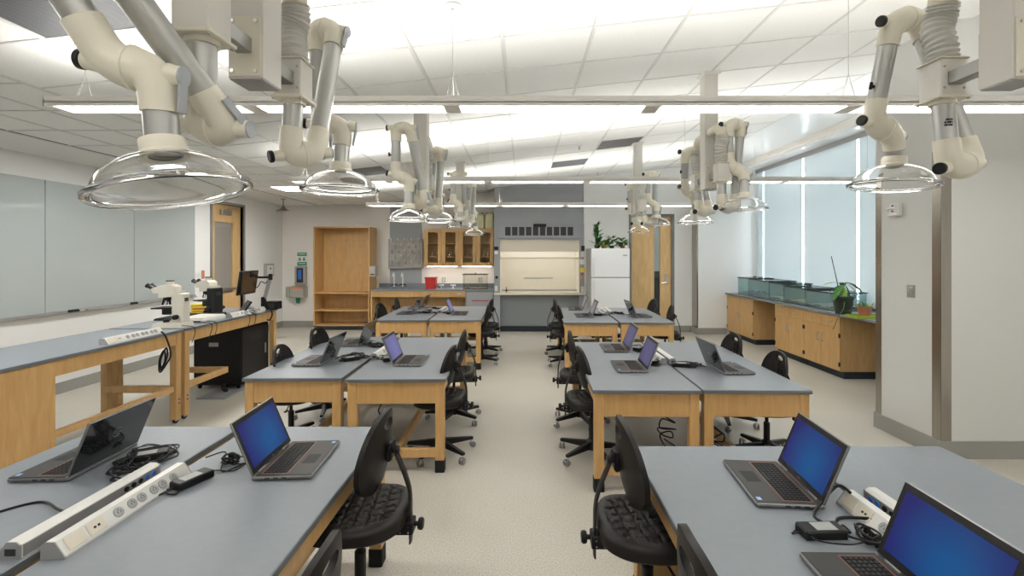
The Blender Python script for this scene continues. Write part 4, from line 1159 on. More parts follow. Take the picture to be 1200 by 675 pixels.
# upper grille of ten openings
gz0, gz1 = hz_(276), hz_(266)
MB().box(hx_(584), hx_(680), -.015, 0, hz_(279), hz_(262), .003).build('grille_panel', 'hood_grey', t, 0)
for k in range(10):
    x0 = hx_(592+8.12*k)
    MB().box(x0, x0+hx_(598.4)-hx_(592), -.018, -.010, gz0, gz1).build('grille_opening', 'dark_hole', t, 0)
MB().box(hx_(625), hx_(640), -.03, -.012, hz_(266), hz_(262.5), .002).build('name_plate', 'black', t, 0)
# sash
sz0 = hz_(303)
MB().box(il+.01, ir-.01, .05, .056, hz_(295), iz1).build('upper_sash', 'almond', t, 0)
MB().box(il, ir, .03, .06, hz_(303.5), hz_(301.5), .003).build('sash_rail', 'almond', t, 0)
MB().box(il+.02, ir-.012, .038, .042, iz0, hz_(303.5)).build('sash_panel', 'cabinet_glass', t, 0)
MB().box(hx_(614), hx_(648), .01, .037, hz_(326.8), hz_(325), .003).build('sash_handle', 'steel_dull', t, 0)
MB().box(il+.04, ir-.06, .0, .03, hz_(341), hz_(339), .004).build('airfoil', 'steel_dull', t, 0)
for k, (px, py, m, sx, sy) in enumerate([(581.5,291,'black',2.5,2),(581.5,296,'white_plastic',2,1.8),(582,325,'black',1.5,1.5),(581.5,338,'offwhite',1.6,3),
        (683,291,'black',2,3),(683,298,'offwhite',2.5,3),(682,307,'white_plastic',2.5,3),(682.5,316.5,'yellow',2.8,2.5),(682,321,'red',1.2,1.2),(682,327,'orange',1.5,1.2),(682.5,339,'offwhite',1.6,3.5)]):
    MB().box(hx_(px-sx), hx_(px+sx), -.012, 0, hz_(py+sy), hz_(py-sy), .002).build('control_plate' if k not in (2,8,9) else 'control_knob', m, t, 0)
t2 = thing('hood_tap', 'small black tap standing at the left of the fume hood worktop', 'tap', (PX(593.5, HY0), HY0-.02, iz0))
MB().cyl((0,0,0),(0,0,.13),.008,n=8).cyl((-.03,0,.05),(.04,0,.05),.01,n=8).build('stem', 'black', t2)

# ------------------------------------------------------------------ fridge with plants
FY = 9.62
x0, x1 = PX(693, FY), PX(738, FY); fh = PZ(291, FY)
t = thing('refrigerator', 'white top-freezer refrigerator between the fume hood and the wooden door', 'refrigerator', ((x0+x1)/2, FY, 0))
w = (x1-x0)/2; sp = PZ(325.5, FY)
MB().box(-w, w, .07, YD-FY-.03, .04, fh, .01).build('cabinet', 'outlet_grey', t, 0)
MB().box(-w, w, 0, .065, sp+.006, fh, .012).build('freezer_door', 'white_gloss', t, 0)
MB().box(-w, w, 0, .065, .09, sp-.006, .012).build('main_door', 'white_gloss', t, 0)
MB().box(-w+.02, w-.02, .03, .2, 0, .085).build('kick_plate', 'black', t, 0)
MB().box(-w+.04, -w+.07, -.035, .0, sp+.05, sp+.42, .008).build('handle', 'white_plastic', t, 0)
MB().box(-w+.04, -w+.07, -.035, .0, sp-.55, sp-.06, .008).build('handle', 'white_plastic', t, 0)
MB().box(w-.14, w-.05, -.004, .001, fh-.16, fh-.13, .001).build('badge', 'steel_dull', t, 0)
def leaf(mb, M, L, W, curl=.3, n=6):
    vs_ = []; fs = []
    for i in range(n+1):
        u = i/n; ww = W*math.sin(math.pi*min(1, u*.92+.04))**.8*(1-.25*u); y = L*u; z = -curl*L*u*u
        vs_ += [(-ww, y, z+.15*ww), (0, y, z), (ww, y, z+.15*ww)]
    for i in range(n):
        a = i*3; fs += [(a,a+1,a+4,a+3),(a+1,a+2,a+5,a+4)]
    old = mb.M; mb.M = M; mb.add(vs_, fs); mb.M = old
random.seed(11)
px_ = PX(696, FY+.3)
t = thing('snake_plant', 'upright dark green spiky plant in a pot on the left of the refrigerator top', 'plant', (px_+.06, FY+.25, fh))
MB().lathe([(0,0),(.05,0),(.062,.08),(.057,.08),(.05,.07),(0,.07)], 16).build('pot', 'pot_dark', t)
for k in range(44):
    mb = MB(); a = random.uniform(0, 6.28); z = .05+.42*k/44
    leaf(mb, TR(0,0,z) @ RZ(a) @ RX(R(random.uniform(25,70))), (.20+.06*random.random())*(1-z*.9), .034, .1)
    mb.build('leaf', random.choice(['plant_green','plant_dark','plant_dark']), t, 60)
MB().cyl((0,0,.05),(0,0,.5),.008,.004,n=6).build('stem', 'plant_dark', t)
for q, (px, lab, r_, m2) in enumerate([(708, 'small light green plant in an orange pot, middle of the refrigerator top', .09, 'plant_light'), (717, 'bushy green trailing plant on the refrigerator top, centre right', .13, 'plant_green'), (730, 'leafy trailing plant at the right end of the refrigerator top', .10, 'plant_green')]):
    t = thing('potted_plant', lab, 'plant', (PX(px, FY+.2), FY+.2+.02*q, fh), 0, 'bushy plants on the refrigerator')
    MB().lathe([(0,0),(.045,0),(.058,.06),(.053,.06),(.045,.05),(0,.05)], 14).build('pot', 'terracotta' if q != 1 else 'pot_dark', t)
    for k in range(46):
        mb = MB(); a = random.uniform(0, 6.28); rr = r_*random.random(); z = .06+random.random()*(.24 if q == 1 else .13)*(1-.5*rr/r_)
        leaf(mb, TR(rr*math.cos(a), rr*math.sin(a)*.7, z) @ RZ(a-math.pi/2) @ RX(R(random.uniform(-10,50))), .10+.04*random.random(), .038, .4)
        mb.build('leaf', random.choice([m2, m2, 'plant_light', 'plant_dark']), t, 60)
# ------------------------------------------------------------------ left corner: eyewash, shower, wall boxes
t = thing('eyewash_station', 'stainless pull-down eyewash unit with trough on the back wall corner', 'eyewash', (PX(352, YB), YB, PZ(348, YB)))
def ex(px): return PX(px, YB)-PX(352, YB)
def ez(py): return PZ(py, YB)-PZ(348, YB)
MB().box(ex(347.5), ex(360), -.10, 0, ez(333), ez(312), .004).build('cabinet', 'steel_dull', t, 0)
MB().box(ex(350), ex(357.5), -.104, -.095, ez(331), ez(314)).build('door_recess', 'dark_hole', t, 0)
MB().box(ex(352), ex(355.5), -.12, -.10, ez(327), ez(316), .004).build('pull_handle', 'blue', t, 0)
MB().box(ex(345), ex(361), -.22, 0, ez(348), ez(335), .01).build('trough', 'steel_dull', t, 0)
MB().box(ex(347), ex(359), -.225, -.20, ez(337.5), ez(335.5), .003).build('warning_edge', 'orange', t, 0)
MB().cyl((ex(351),-.08,ez(348)),(ex(351),-.08,ez(355)),.05,.035,n=12).build('drain', 'green_sign', t)
t = thing('soap_dispenser', 'small round steel dispenser on the wall left of the eyewash unit', 'dispenser', (PX(340, YB), YB, PZ(348, YB)))
MB().cyl((0,-.07,0),(0,-.07,.25),.065,n=16,ch=.006).box(-.02,.02,-.03,0,.05,.2).build('body', 'steel_dull', t)
t = thing('eyewash_sign', 'green and white emergency eyewash sign on the wall above the eyewash unit', 'sign', (PX(354, YB), YB, PZ(311, YB)))
def sx_(px): return PX(px, YB)-PX(354, YB)
def sz_(py): return PZ(py, YB)-PZ(311, YB)
MB().box(sx_(348.5), sx_(359.5), -.004, 0, sz_(311), sz_(296)).build('board', 'white_plastic', t, 0)
MB().box(sx_(348.5), sx_(359.5), -.006, -.003, sz_(300), sz_(296)).build('green_band', 'green_sign', t, 0)
MB().box(sx_(348.5), sx_(359.5), -.006, -.003, sz_(311), sz_(307)).build('green_band', 'green_sign', t, 0)
mb = MB()
for a in (350, 355): mb.box(sx_(a), sx_(a+2.6), -.006, -.003, sz_(305.5), sz_(303.5)).lathe([(0,0),(.02,0),(.02,.003),(0,.003)], 10, TR(sx_(a+1.3),-.003,sz_(302.6))@RX(math.pi/2))
mb.build('pictogram', 'green_sign', t, 0)
mb = MB()
for r_ in (297.6, 308.6): mb.box(sx_(350), sx_(358), -.0075, -.005, sz_(r_+.5), sz_(r_-.3))
mb.build('printing', 'white_plastic', t, 0)
sd = 9.85
t = thing('safety_shower', 'chrome emergency shower head hanging from the ceiling in the back left corner', 'shower', (PX(332, sd), sd, zc(-5)))
zt = zc(-5); zs = PZ(248, sd)-zt
MB().cyl((0,0,0),(0,0,zs+.10),.014,n=10).lathe([(0,0),(.05,0),(.045,-.02),(0,-.02)], 16).build('pipe', 'rack_steel', t)
MB().lathe([(.018,.13),(.035,.10),(.055,.06),(.125,.022),(.142,0),(.136,0),(.11,.014),(0,.035)], 28, TR(0,0,zs)).build('rose', 'rack_steel', t)
t = thing('wall_cabinet', 'small grey steel box with window on the left wall beside the door', 'box', (XL, 10.5, PZ(324, 10.5)))
MB().box(0, .06, -.17, .17, 0, .29, .004).build('case', 'steel_dull', t, 0); MB().box(.06, .064, -.13, .13, .04, .25, .002).build('window', 'white_plastic', t, 0)
MB().box(.064, .068, -.02, .02, .16, .2).build('latch', 'dark_hole', t, 0)
yy = 8.28
t = thing('switch_panel', 'white light switch plates on the left wall between whiteboard and door', 'switch', (XL, yy, PZ(327, yy)))
MB().box(0, .012, -.13, .05, 0, .14, .003).build('plate', 'white_plastic', t, 0)
for k in (-.10, -.05, 0): MB().box(.012, .018, k-.008, k+.012, .04, .10, .002).build('rocker', 'offwhite', t, 0)
MB().box(0, .012, .06, .13, 0, .15, .002).build('dimmer_plate', 'terracotta', t, 0)
t = thing('floor_box', 'dark square floor outlet plate on the floor beside the black rack cabinet', 'floor box', (PX(268, 5.9), 5.75, 0))
MB().box(-.17, .17, -.2, .2, 0, .012, .003).build('plate', 'strip_side', t, 0)
MB().tube(spline([(.0,.1,.02),(.0,.05,.06),(-.05,.12,.07),(-.1,.25,.05),(-.05,.35,.06)], 5), .025, 8).build('cable', 'black', t)
t = thing('floor_drain', 'small round dark floor drain near the back left corner', 'drain', (PX(330, 9.75), 9.75, 0))
MB().lathe([(0,.004),(.09,.004),(.1,0),(0,0)], 24).build('grate', 'steel_dull', t)

# ------------------------------------------------------------------ black AV rack below the far bench
t = thing('equipment_rack', 'black metal equipment rack under the far bench table', 'cabinet', (-3.93, 6.3, 0))
MB().box(-.30, .30, -.33, .33, .05, .78, .006).build('body', 'black_soft', t, 0)
MB().box(.30, .312, -.31, .31, .07, .76, .003).build('side_door', 'black', t, 0)
mb = MB()
for k in range(6): mb.box(.312, .314, -.15, .15, .58+.02*k, .588+.02*k)
mb.build('vent', 'dark_hole', t, 0)
MB().box(.312, .325, .2, .23, .36, .5, .003).build('handle', 'strip_side', t, 0)
MB().box(-.10, .02, -.338, -.33, .55, .60, .003).build('socket_panel', 'strip_side', t, 0)
for sx in (-1,1):
    for sy in (-1,1): MB().cyl((sx*.25-.012,sy*.28,.025),(sx*.25+.012,sy*.28,.025),.025,n=12).build('caster', 'rubber', t)

# ------------------------------------------------------------------ power strips
def strip_mesh(L, outlets=True):
    pass
def power_strip(label, loc, rotz, L=.58, outlets=8, blue=True, group='power strips on the tables', detail=True, mirror=False):
    """local: length along y, sloped socket face on +x side"""
    t = thing('power_strip', label, 'power strip', loc, rotz, group)
    l = L/2
    prof = [(-.032,0),(.045,0),(.045,.008),(.012,.055),(-.018,.055),(-.032,.045)]
    n = len(prof)
    MB().add([(x,-l+.004,z) for x,z in prof]+[(x,l-.004,z) for x,z in prof], [tuple(range(n)),tuple(range(n,2*n))]+[(i,(i+1)%n,n+(i+1)%n,n+i) for i in range(n)]).build('body', 'strip_metal', t, 20)
    for s in (-1, 1):
        MB().add([(x*1.02,s*(l-.004),z) for x,z in prof]+[(x*1.02,s*l,z) for x,z in prof], [tuple(range(n)),tuple(range(n,2*n))]+[(i,(i+1)%n,n+(i+1)%n,n+i) for i in range(n)]).build('end_cap', 'strip_side', t, 0)
    MB().box(-.0335, -.0315, -l+.01, l-.01, .004, .042).build('side_face', 'strip_side', t, 0)
    # sockets on the slope
    sl = math.atan2(.047, .033); c = Vector((.0285, 0, .0315)); nx = Vector((math.sin(sl), 0, math.cos(sl)))
    Ms = lambda y, o=0.0: TR(*(c+nx*o+Vector((0,y,0)))) @ RY(math.pi/2-(math.pi/2-sl))
    for k in range(outlets):
        y = -l+.22+(.06 if k % 2 else 0)+.105*(k//2)
        if y > l-.05: break
        so = MB(Ms(y)).lathe([(0,0),(.019,0),(.019,.003),(.016,.004),(0,.004)], 14).build('socket', 'outlet_grey', t)
        if detail: MB(Ms(y)).box(-.004,.004,.005,.007,.003,.0045).box(-.004,.004,-.007,-.005,.003,.0045).box(-.010,-.006,-.002,.002,.003,.0045).build('slot', 'dark_hole', so, 0)
    if detail:
        for k in range(2): MB(Ms(-l+.055+.075*k)).box(-.022,.022,-.032,.032,0,.004,.001).build('cover_plate', 'almond', t, 0)
        MB(Ms(-l+.13)).box(-.004,.004,-.012,-.003,.003,.0046).box(-.004,.004,.003,.012,.003,.0046).build('data_port', 'dark_hole', t, 0)
    # audio/video ports on the upright side
    for k in range(5):
        MB().cyl((-.0315, l-.04-.035*k, .026), (-.038, l-.04-.035*k, .026), .010, n=10).build('port', 'blue' if k < 2 and blue else 'black', t)
    if mirror or not detail: MB().box(-.018, .016, -l-.002, -l, .012, .034).build('inlet', 'dark_hole', t, 0)
    if mirror:
        def fl(o):
            o.data.transform(Matrix.Scale(-1, 4, (1,0,0))); o.data.flip_normals()
            for c in bpy.data.objects:
                if c.parent == o: fl(c)
        for c in [c for c in bpy.data.objects if c.parent == t]: fl(c)
    return t
SG = 'power strips along the table gaps'
power_strip('white power strip with grey sockets on the front left table, right of its gap', (-1.525, 1.79, TZ), R(0), .58, group=SG)
power_strip('white power strip on the front far left table, ports facing the gap', (-1.655, 1.79, TZ), 0, .58, group=SG, mirror=True)
power_strip('white power strip on the front right table, left of the gap, beside a charger', (1.285, 1.55, TZ), R(180), .58, group=SG)
power_strip('white power strip on the front far right table, right of its gap', (1.395, 1.57, TZ), R(0), .58, group=SG)
for (x, y, lab) in ((-1.395, 4.66, 'middle row left of the aisle, on the right of its gap'), (1.255, 4.46, 'middle row right of the aisle, on the left of its gap'),
                    (1.345, 4.46, 'middle row right of the aisle, on the right of its gap'), (-1.39, 8.05, 'back row left of the aisle'), (1.365, 7.9, 'back row right of the aisle, on the left of its gap'), (1.45, 7.9, 'back row right of the aisle, on the right of its gap')):
    power_strip('white power strip, '+lab, (x, y, TZ), R(180 if 'left of its' in lab else 0), .6, group=SG, detail=False)
power_strip('grey power strip with black and blue plugs at the edge of the near bench table', (BX+.33, 4.28, BZ), R(0), .62, group='power strips on the tall bench')
power_strip('grey power strip with blue plugs on the far bench table, before the monitor', (BX+.33, 6.05, BZ), R(0), .75, group='power strips on the tall bench')

# ------------------------------------------------------------------ chargers and cords
def charger(label, loc, rotz, to_laptop, to_strip, seed, loops=2, big=True):
    """brick with two cords; cord ends given in world x,y"""
    rnd = random.Random(seed)
    t = thing('laptop_charger', label, 'charger', loc, rotz, 'laptop chargers on the tables')
    MB().box(-.034, .034, -.075, .075, 0, .033, .005).build('brick', 'black', t, 0)
    MB().box(-.024, .024, -.045, .03, .033, .0335).build('rating_label', 'outlet_grey', t, 0)
    inv = (TR(*loc) @ RZ(rotz)).inverted()
    def cord(start, end, nm, r=.0035):
        e = inv @ Vector((*end, loc[2])); e.z = .006 if len(end) == 2 else 0
        s = Vector(start); d = Vector((e.x-s.x, e.y-s.y, 0)); L = max(d.length, .02); pts = [s, s+Vector((0, math.copysign(.03, s.y), -.006))]
        side = Vector((-d.y, d.x, 0)).normalized()
        for k in range(loops*4):
            a = k*math.pi/2+rnd.uniform(-.3,.3); f = .25+.5*k/(loops*4); rr = .05+.03*rnd.random()
            c = s+d*f
            pts.append(Vector((c.x+rr*math.cos(a), c.y+rr*math.sin(a), .006+.014*(k % 3)*rnd.random())))
        pts.append(e+Vector((-d.x/L*.02, -d.y/L*.02, 0))); pts.append(e)
        for p in pts[2:]: p.z = max(p.z, .004)
        return MB().tube(spline(pts, 6), r, 6).build(nm, 'black', t)
    cord((0,.075,.015), to_laptop, 'laptop_cord', .0028); cord((0,-.075,.015), to_strip, 'mains_cord', .004)
    return t
CH = [((-1.80, 2.24, TZ), -60, (-1.94, 2.33), (-1.70, 2.0), 'in a cord tangle beside the black-lidded front laptop'),
      ((-1.425, 2.005, TZ), -22, (-1.22, 2.32), (-1.49, 1.93), 'leaning against the power strip on the front left table'),
      ((1.045, 1.63, TZ), 92, (1.20, 1.55), (1.26, 1.60), 'flat on the front right table between the two blue-screen laptops'),
      ((-1.60, 4.32, TZ), -50, (-1.76, 4.40), (-1.45, 4.5), 'in the cords on the middle far left table, nearer one'),
      ((-1.62, 5.05, TZ), 30, (-1.74, 5.1), (-1.46, 4.9), 'in the cord tangle on the middle far left table, farther one'),
      ((-1.27, 4.32, TZ), 20, (-1.16, 4.35), (-1.36, 4.45), 'beside the violet-screen laptop on the middle table left of the aisle'),
      ((1.165, 4.18, TZ), -70, (1.08, 4.15), (1.22, 4.3), 'below the power strip end on the middle table right of the aisle'),
      ((1.385, 4.08, TZ), 80, (1.60, 4.06), (1.36, 4.25), 'with blue-lit plug beside the lidded laptop on the middle far right table'),
      ((1.19, 4.78, TZ), -40, (1.10, 4.88), (1.24, 4.7), 'behind the farther laptop on the middle table right of the aisle'),
      ((-1.62, 7.8, TZ), 50, (-1.78, 7.8), (-1.43, 7.9), 'on the back far left table behind the nearer lid'),
      ((-1.62, 8.5, TZ), 10, (-1.78, 8.5), (-1.44, 8.3), 'on the back far left table behind the farther lid'),
      ((-1.25, 7.72, TZ), 15, (-1.18, 7.75), (-1.35, 7.85), 'behind the lilac-screen laptop on the back table left of the aisle'),
      ((1.20, 7.48, TZ), 60, (1.10, 7.5), (1.33, 7.7), 'behind the nearer pale screen on the back table right of the aisle'),
      ((1.58, 7.72, TZ), 60, (1.72, 7.5), (1.48, 7.8), 'on the back far right table behind the lid')]
for i, (loc, a, tl, ts, lab) in enumerate(CH):
    c_ = charger('black laptop charger '+lab, loc, R(a), tl, ts, i+3, loops=(4 if i in (0,3,4,7) else 2) if i not in (1,2) else 1)
    if i in (1, 2):
        b0 = ((TR(*loc) @ RZ(R(a))).inverted() @ Vector((1.185, 1.60, TZ))) if i == 2 else ((TR(*loc) @ RZ(R(a))).inverted() @ Vector((-1.375, 2.19, TZ)))
        pts = []
        for k in range(36):
            t_ = k*.7; pts.append((b0.x+(.045+.008*math.sin(k*1.3))*math.cos(t_), b0.y+(.026+.006*math.cos(k*2.1))*math.sin(t_), .008+.028*(.5+.5*math.sin(k*.9))))
        MB().tube(spline(pts, 4), .0038, 6).build('coiled_cord', 'black', c_)
        MB().tube([(b0.x+.012*math.cos(q), b0.y+.03*math.sin(q*1.0)*0+.0, .02+.026*math.sin(q)) for q in [k*.6283 for k in range(11)]], .006, 6).build('cord_strap', 'rubber', c_)
# loose cords
def cable(label, pts, r=.004, m='black', name='cable', k=8):
    p0 = Vector(pts[0]); return MB().tube(spline([Vector(p)-p0 for p in pts], k), r, 7).build(name, m, None, 60, loc=p0, label=label, cat='cable')
z = TZ+.005
cable('black cord looping off the left edge of the picture beside the power strip', [(-1.69,1.72,TZ+.03),(-1.76,1.76,TZ+.02),(-1.92,1.84,z),(-2.02,1.72,z),(-2.0,1.60,z),(-1.85,1.50,z),(-1.70,1.48,TZ+.02)], .005)
cable('thick black cord arcing over the front right power strip to the laptop', [(1.27,1.80,TZ+.06),(1.24,1.83,TZ+.075),(1.16,1.80,TZ+.03),(1.09,1.74,z),(1.12,1.68,z),(1.18,1.73,z),(1.26,1.68,TZ+.03)], .0055)
cable('thin black cord curving behind the blue-screen laptop of the front left table', [(-1.46,2.14,TZ+.05),(-1.42,2.22,TZ+.04),(-1.36,2.10,z),(-1.3,2.2,z),(-1.27,2.28,z),(-1.22,2.16,z),(-1.25,2.12,z)], .003)
cable('black cord hanging in a coil below the near bench table', [(BX+.38,4.55,BZ+.02),(BX+.42,4.56,BZ-.04),(BX+.42,4.62,.74),(BX+.36,4.64,.64),(BX+.30,4.66,.58),(BX+.24,4.72,.66),(BX+.28,4.74,.78),(BX+.34,4.68,.72),(BX+.32,4.64,.58),(BX+.25,4.69,.56),(BX+.22,4.74,.68),(BX+.28,4.72,.76),(BX+.33,4.66,.66),(BX+.28,4.66,.57)], .008)
def tangle(label, cx_, cy_, rx, ry, n, seed, zt=TZ):
    rnd = random.Random(seed); pts = []
    for k in range(n):
        a = k*1.25+rnd.uniform(-.5,.5); q = rnd.uniform(.35,1)
        pts.append((cx_+rx*q*math.cos(a), cy_+ry*q*math.sin(a), zt+.005+.02*rnd.random()))
    return cable(label, pts, .0038, k=5)
tangle('loose tangle of thin black cords beside the black-lidded front laptop', -1.79, 2.22, .13, .16, 34, 3)
tangle('tangle of black cords behind the nearer laptop on the middle far left table', -1.62, 4.42, .12, .17, 34, 5)
tangle('tangle of black cords behind the farther laptop on the middle far left table', -1.60, 5.02, .10, .15, 26, 6)
tangle('tangle of black cords beside the lidded laptop on the middle far right table', 1.48, 4.10, .12, .10, 30, 8)
tangle('tangle of black cords behind the nearer laptop on the middle right table', 1.17, 4.22, .07, .16, 26, 9)
tangle('small tangle of black cords behind the laptops on the back far left table', -1.64, 8.0, .09, .2, 26, 10)
for k, (px, lab) in enumerate([(226,'nearest the corner leg'), (246,'second from the corner leg'), (252,'third from the corner leg'), (291,'below the monitor, left one'), (298,'below the monitor, right one')]):
    y = (BX+.41)*F/(px-CX)
    cable('short black cord dangling over the far bench edge, '+lab, [(BX+.30,y-.03,BZ+.02),(BX+.41,y,BZ+.005),(BX+.425,y+.01,BZ-.06),(BX+.42,y-.03,BZ-.16)], .004)
for (x, y, lab) in ((-1.22, 4.0, 'middle table left of the aisle'), (1.22, 3.95, 'middle table right of the aisle'), (1.55, 3.75, 'middle far right table'), (-1.6, 7.6, 'back far left table'), (1.3, 7.4, 'back table right of the aisle')):
    rnd = random.Random(int(x*100+y*10))
    pts = [(x, y+.1, TZ-.05), (x+.02, y+.05, .5), (x-.03, y+.02, .38)]
    for k in range(10): pts.append((x+.07*math.cos(k*1.7)+rnd.uniform(-.02,.02), y+.06*math.sin(k*1.7), .30-.015*k+rnd.uniform(-.04,.04)))
    pts += [(x+.05, y+.1, .02), (x+.15, y+.2, .008), (x+.1, y+.4, .008)]
    cable('tangled black cord bundle hanging below the '+lab, pts, .006)

# ------------------------------------------------------------------ bench: microscopes
def microscope(label, loc, rotz, dark=False):
    """local: eyepieces towards -x, arm at +x"""
    t = thing('microscope', label, 'microscope', loc, rotz)
    m = 'microscope'; st = 'black'
    MB().add([(-.14,-.10,0),(.17,-.11,0),(.17,.11,0),(-.14,.10,0),(-.13,-.085,.045),(.16,-.10,.055),(.16,.10,.055),(-.13,.085,.045)], [(0,1,2,3),(4,5,6,7),(0,1,5,4),(1,2,6,5),(2,3,7,6),(3,0,4,7)]).build('base', m if not dark else st, t, 0)
    MB().box(.04, .155, -.07, .07, .05, .36, .012).build('stand', m if not dark else st, t, 0)
    MB().add([(-.10,-.05,.31),(.10,-.06,.33),(.10,.06,.33),(-.10,.05,.31),(-.10,-.05,.36),(.12,-.06,.385),(.12,.06,.385),(-.10,.05,.36)], [(0,1,2,3),(4,5,6,7),(0,1,5,4),(1,2,6,5),(2,3,7,6),(3,0,4,7)]).build('arm', m, t, 0)
    hd = MB().prism([(-.15,.36),(.07,.36),(.07,.43),(.02,.455),(-.06,.45),(-.17,.41)], -.055, .055, RX(math.pi/2)).build('head', m, t, 0)
    MB().cyl((-.01,0,.44),(-.01,0,.485),.036,n=20).build('camera_port', m, t); MB().cyl((-.01,0,.485),(-.01,0,.495),.038,n=20).build('port_cap', st, t)
    for s in (-1,1):
        e = MB().cyl((-.14,s*.033,.40),(-.205,s*.033,.435),.018,.02,n=14).build('eyepiece', st, t)
        MB().cyl((-.205,s*.033,.435),(-.225,s*.033,.446),.023,.025,n=14).build('eyecup', 'rubber', e)
    MB().cyl((-.03,0,.325),(-.045,0,.285),.042,.036,n=18).build('turret', st, t)
    for k in range(4):
        a = k*math.pi/2+.4
        MB().cyl((-.045+.022*math.cos(a),.022*math.sin(a),.29),(-.05+.034*math.cos(a),.034*math.sin(a),.235),.013,.010,n=10).build('objective', 'chrome' if k % 2 else st, t)
    MB().box(-.15, .05, -.09, .09, .195, .21, .003).build('stage', st, t, 0)
    MB().box(-.08, .03, -.03, .03, .13, .195, .006).cyl((-.045,0,.13),(-.045,0,.19),.028,n=16).build('condenser', st, t)
    MB().cyl((-.05,0,.045),(-.05,0,.075),.03,n=16).build('lamp_housing', st, t)
    for s in (-1,1):
        MB().cyl((.10,s*.07,.11),(.10,s*.105,.11),.026,n=18).cyl((.10,s*.105,.11),(.10,s*.125,.11),.016,n=14).build('focus_knob', st, t)
        MB().cyl((.04,s*.05,.16),(.04,s*.085,.16),.012,n=10).build('stage_knob', st, t)
    MB().box(.155, .158, -.03, .03, .27, .31).build('vent', 'dark_hole', t, 0)
    return t
mx_, my_ = PX(199, 4.97), 4.97
microscope('cream research microscope at the joint of the two tall bench tables', (mx_, my_+.02, BZ), R(4))
microscope('cream and black microscope farther along the tall bench, beside the yellow box', (PX(243, 5.75), 5.78, BZ), R(-18), True)
t = thing('yellow_box', 'bright yellow cardboard box on the tall bench behind the microscope', 'box', (PX(236, 6.0), 6.02, BZ), R(20))
MB().box(-.11, .11, -.07, .07, 0, .13, .003).build('carton', 'yellow', t, 0); MB().box(-.09, .06, -.072, -.07, .07, .085).box(-.09, .02, -.072, -.07, .04, .05).build('printing', 'red', t, 0); MB().box(-.11,.11,-.075,.075,.13,.133).build('flap', 'yellow', t, 0)
t = thing('document_scanner', 'flat white scanner lying on the tall bench between microscope and power strip', 'scanner', (PX(240, 5.5), 5.42, BZ), R(3))
MB().box(-.14, .17, -.24, .22, 0, .045, .008).build('case', 'white_plastic', t, 0); MB().box(-.12, .15, -.242, -.20, .012, .03).build('slot', 'dark_hole', t, 0); MB().box(-.13, .16, -.20, .21, .045, .055, .004).build('lid', 'offwhite', t, 0)
t = thing('keyboard_tray', 'long black flat keyboard on the tall bench behind the scanner', 'keyboard', (PX(250, 5.85), 5.75, BZ), R(2))
MB().box(-.42, -.25, -.32, .3, 0, .02, .004).build('frame', 'black', t, 0)
mb = MB()
for i in range(5):
    for j in range(16): mb.box(-.41+.031*i, -.385+.031*i, -.305+.037*j, -.275+.037*j, .02, .026)
mb.build('keys', 'keys', t, 0, kind='stuff')
# monitor on an arm
myy = 6.30
t = thing('monitor', 'flat monitor on a jointed black arm clamped to the far end of the tall bench', 'monitor', (PX(290, myy), myy, BZ))
def mp(px, py, dy=0): return Vector((PX(px, myy+dy)-PX(290, myy), dy, PZ(py, myy+dy)-BZ))
Mm = TR(*mp(290, 331)) @ RZ(R(-84)) @ RX(R(-8))
MB(Mm).box(-.245, .245, -.012, .018, -.16, .16, .006).build('case', 'black', t, 0)
MB(Mm).box(-.225, .225, -.0135, -.011, -.14, .14).build('screen', 'dark_hole', t, 0)
MB(Mm).box(-.20, .20, .018, .024, -.13, .13, .004).build('back_cover', 'wood_reflection', t, 0)
t2 = t; AO = Vector((PX(312, 6.45)-PX(290, myy), 6.45-myy, 0))
def ap(px, py, y=6.45): return Vector((PX(px, y)-PX(312, 6.45), y-6.45, PZ(py, y)-BZ))+AO
MB().bar(ap(309,362), ap(309,348), .055, .05, up=(0,1,0), c=.005).box(-.07+AO.x,.02+AO.x,-.05+AO.y,.05+AO.y,0,.015,.003).build('clamp_post', 'black', t2, 0)
MB().bar(ap(310,350), ap(317,324), .04, .04, up=(0,1,0), c=.006).build('lower_arm', 'strip_side', t2, 0)
MB().bar(ap(317,325), ap(302,325,6.38), .03, .03, c=.004).cyl(ap(317,328), ap(317,321), .026, n=14).build('upper_arm', 'black', t2, 0)
MB().bar(ap(302,325,6.38), ap(294,321,6.33), .03, .035, c=.004).box(*[v for pr in zip(ap(293,321,6.33)-Vector((.03,.03,.04)), ap(293,321,6.33)+Vector((.03,.03,.04))) for v in pr]).build('swivel', 'black', t2, 0)
MB().tube(spline([ap(314,328),ap(311,332),ap(306,330),ap(303,335),ap(300,337),ap(298,332)], 5), .006, 6).build('cable', 'black', t2)
MB().tube(spline([ap(311,352),ap(316,360),ap(319,368),ap(316,375),ap(312,374)], 5), .010, 6).build('power_cable', 'black', t2)
t = thing('desk_phone', 'black touch panel on a tilted stand on the far bench below the monitor', 'touch panel', (PX(288, 6.1), 6.1, BZ))
MB(TR(0,0,.09)@RZ(R(-50))@RX(R(-35))).box(-.13,.13,-.012,.012,-.085,.085,.006).build('panel', 'black', t, 0)
MB().tube([(.02,.0,.09),(.07,.05,.06),(.12,.03,.0)], .018, 8).box(.03,.2,-.03,.1,0,.01).build('stand', 'strip_side', t)
t = thing('speaker_box', 'small black box at the far end of the tall bench', 'box', (PX(321, 6.62), 6.6, BZ))
MB().box(-.09,.09,-.08,.07,0,.11,.005).build('case', 'black_soft', t, 0); MB().box(-.06,.06,-.082,-.08,.02,.09).build('grille', 'dark_hole', t, 0)
t = thing('desk_keyboard', 'black keyboard before the touch panel on the far bench', 'keyboard', (PX(272, 5.95), 6.02, BZ), R(0))
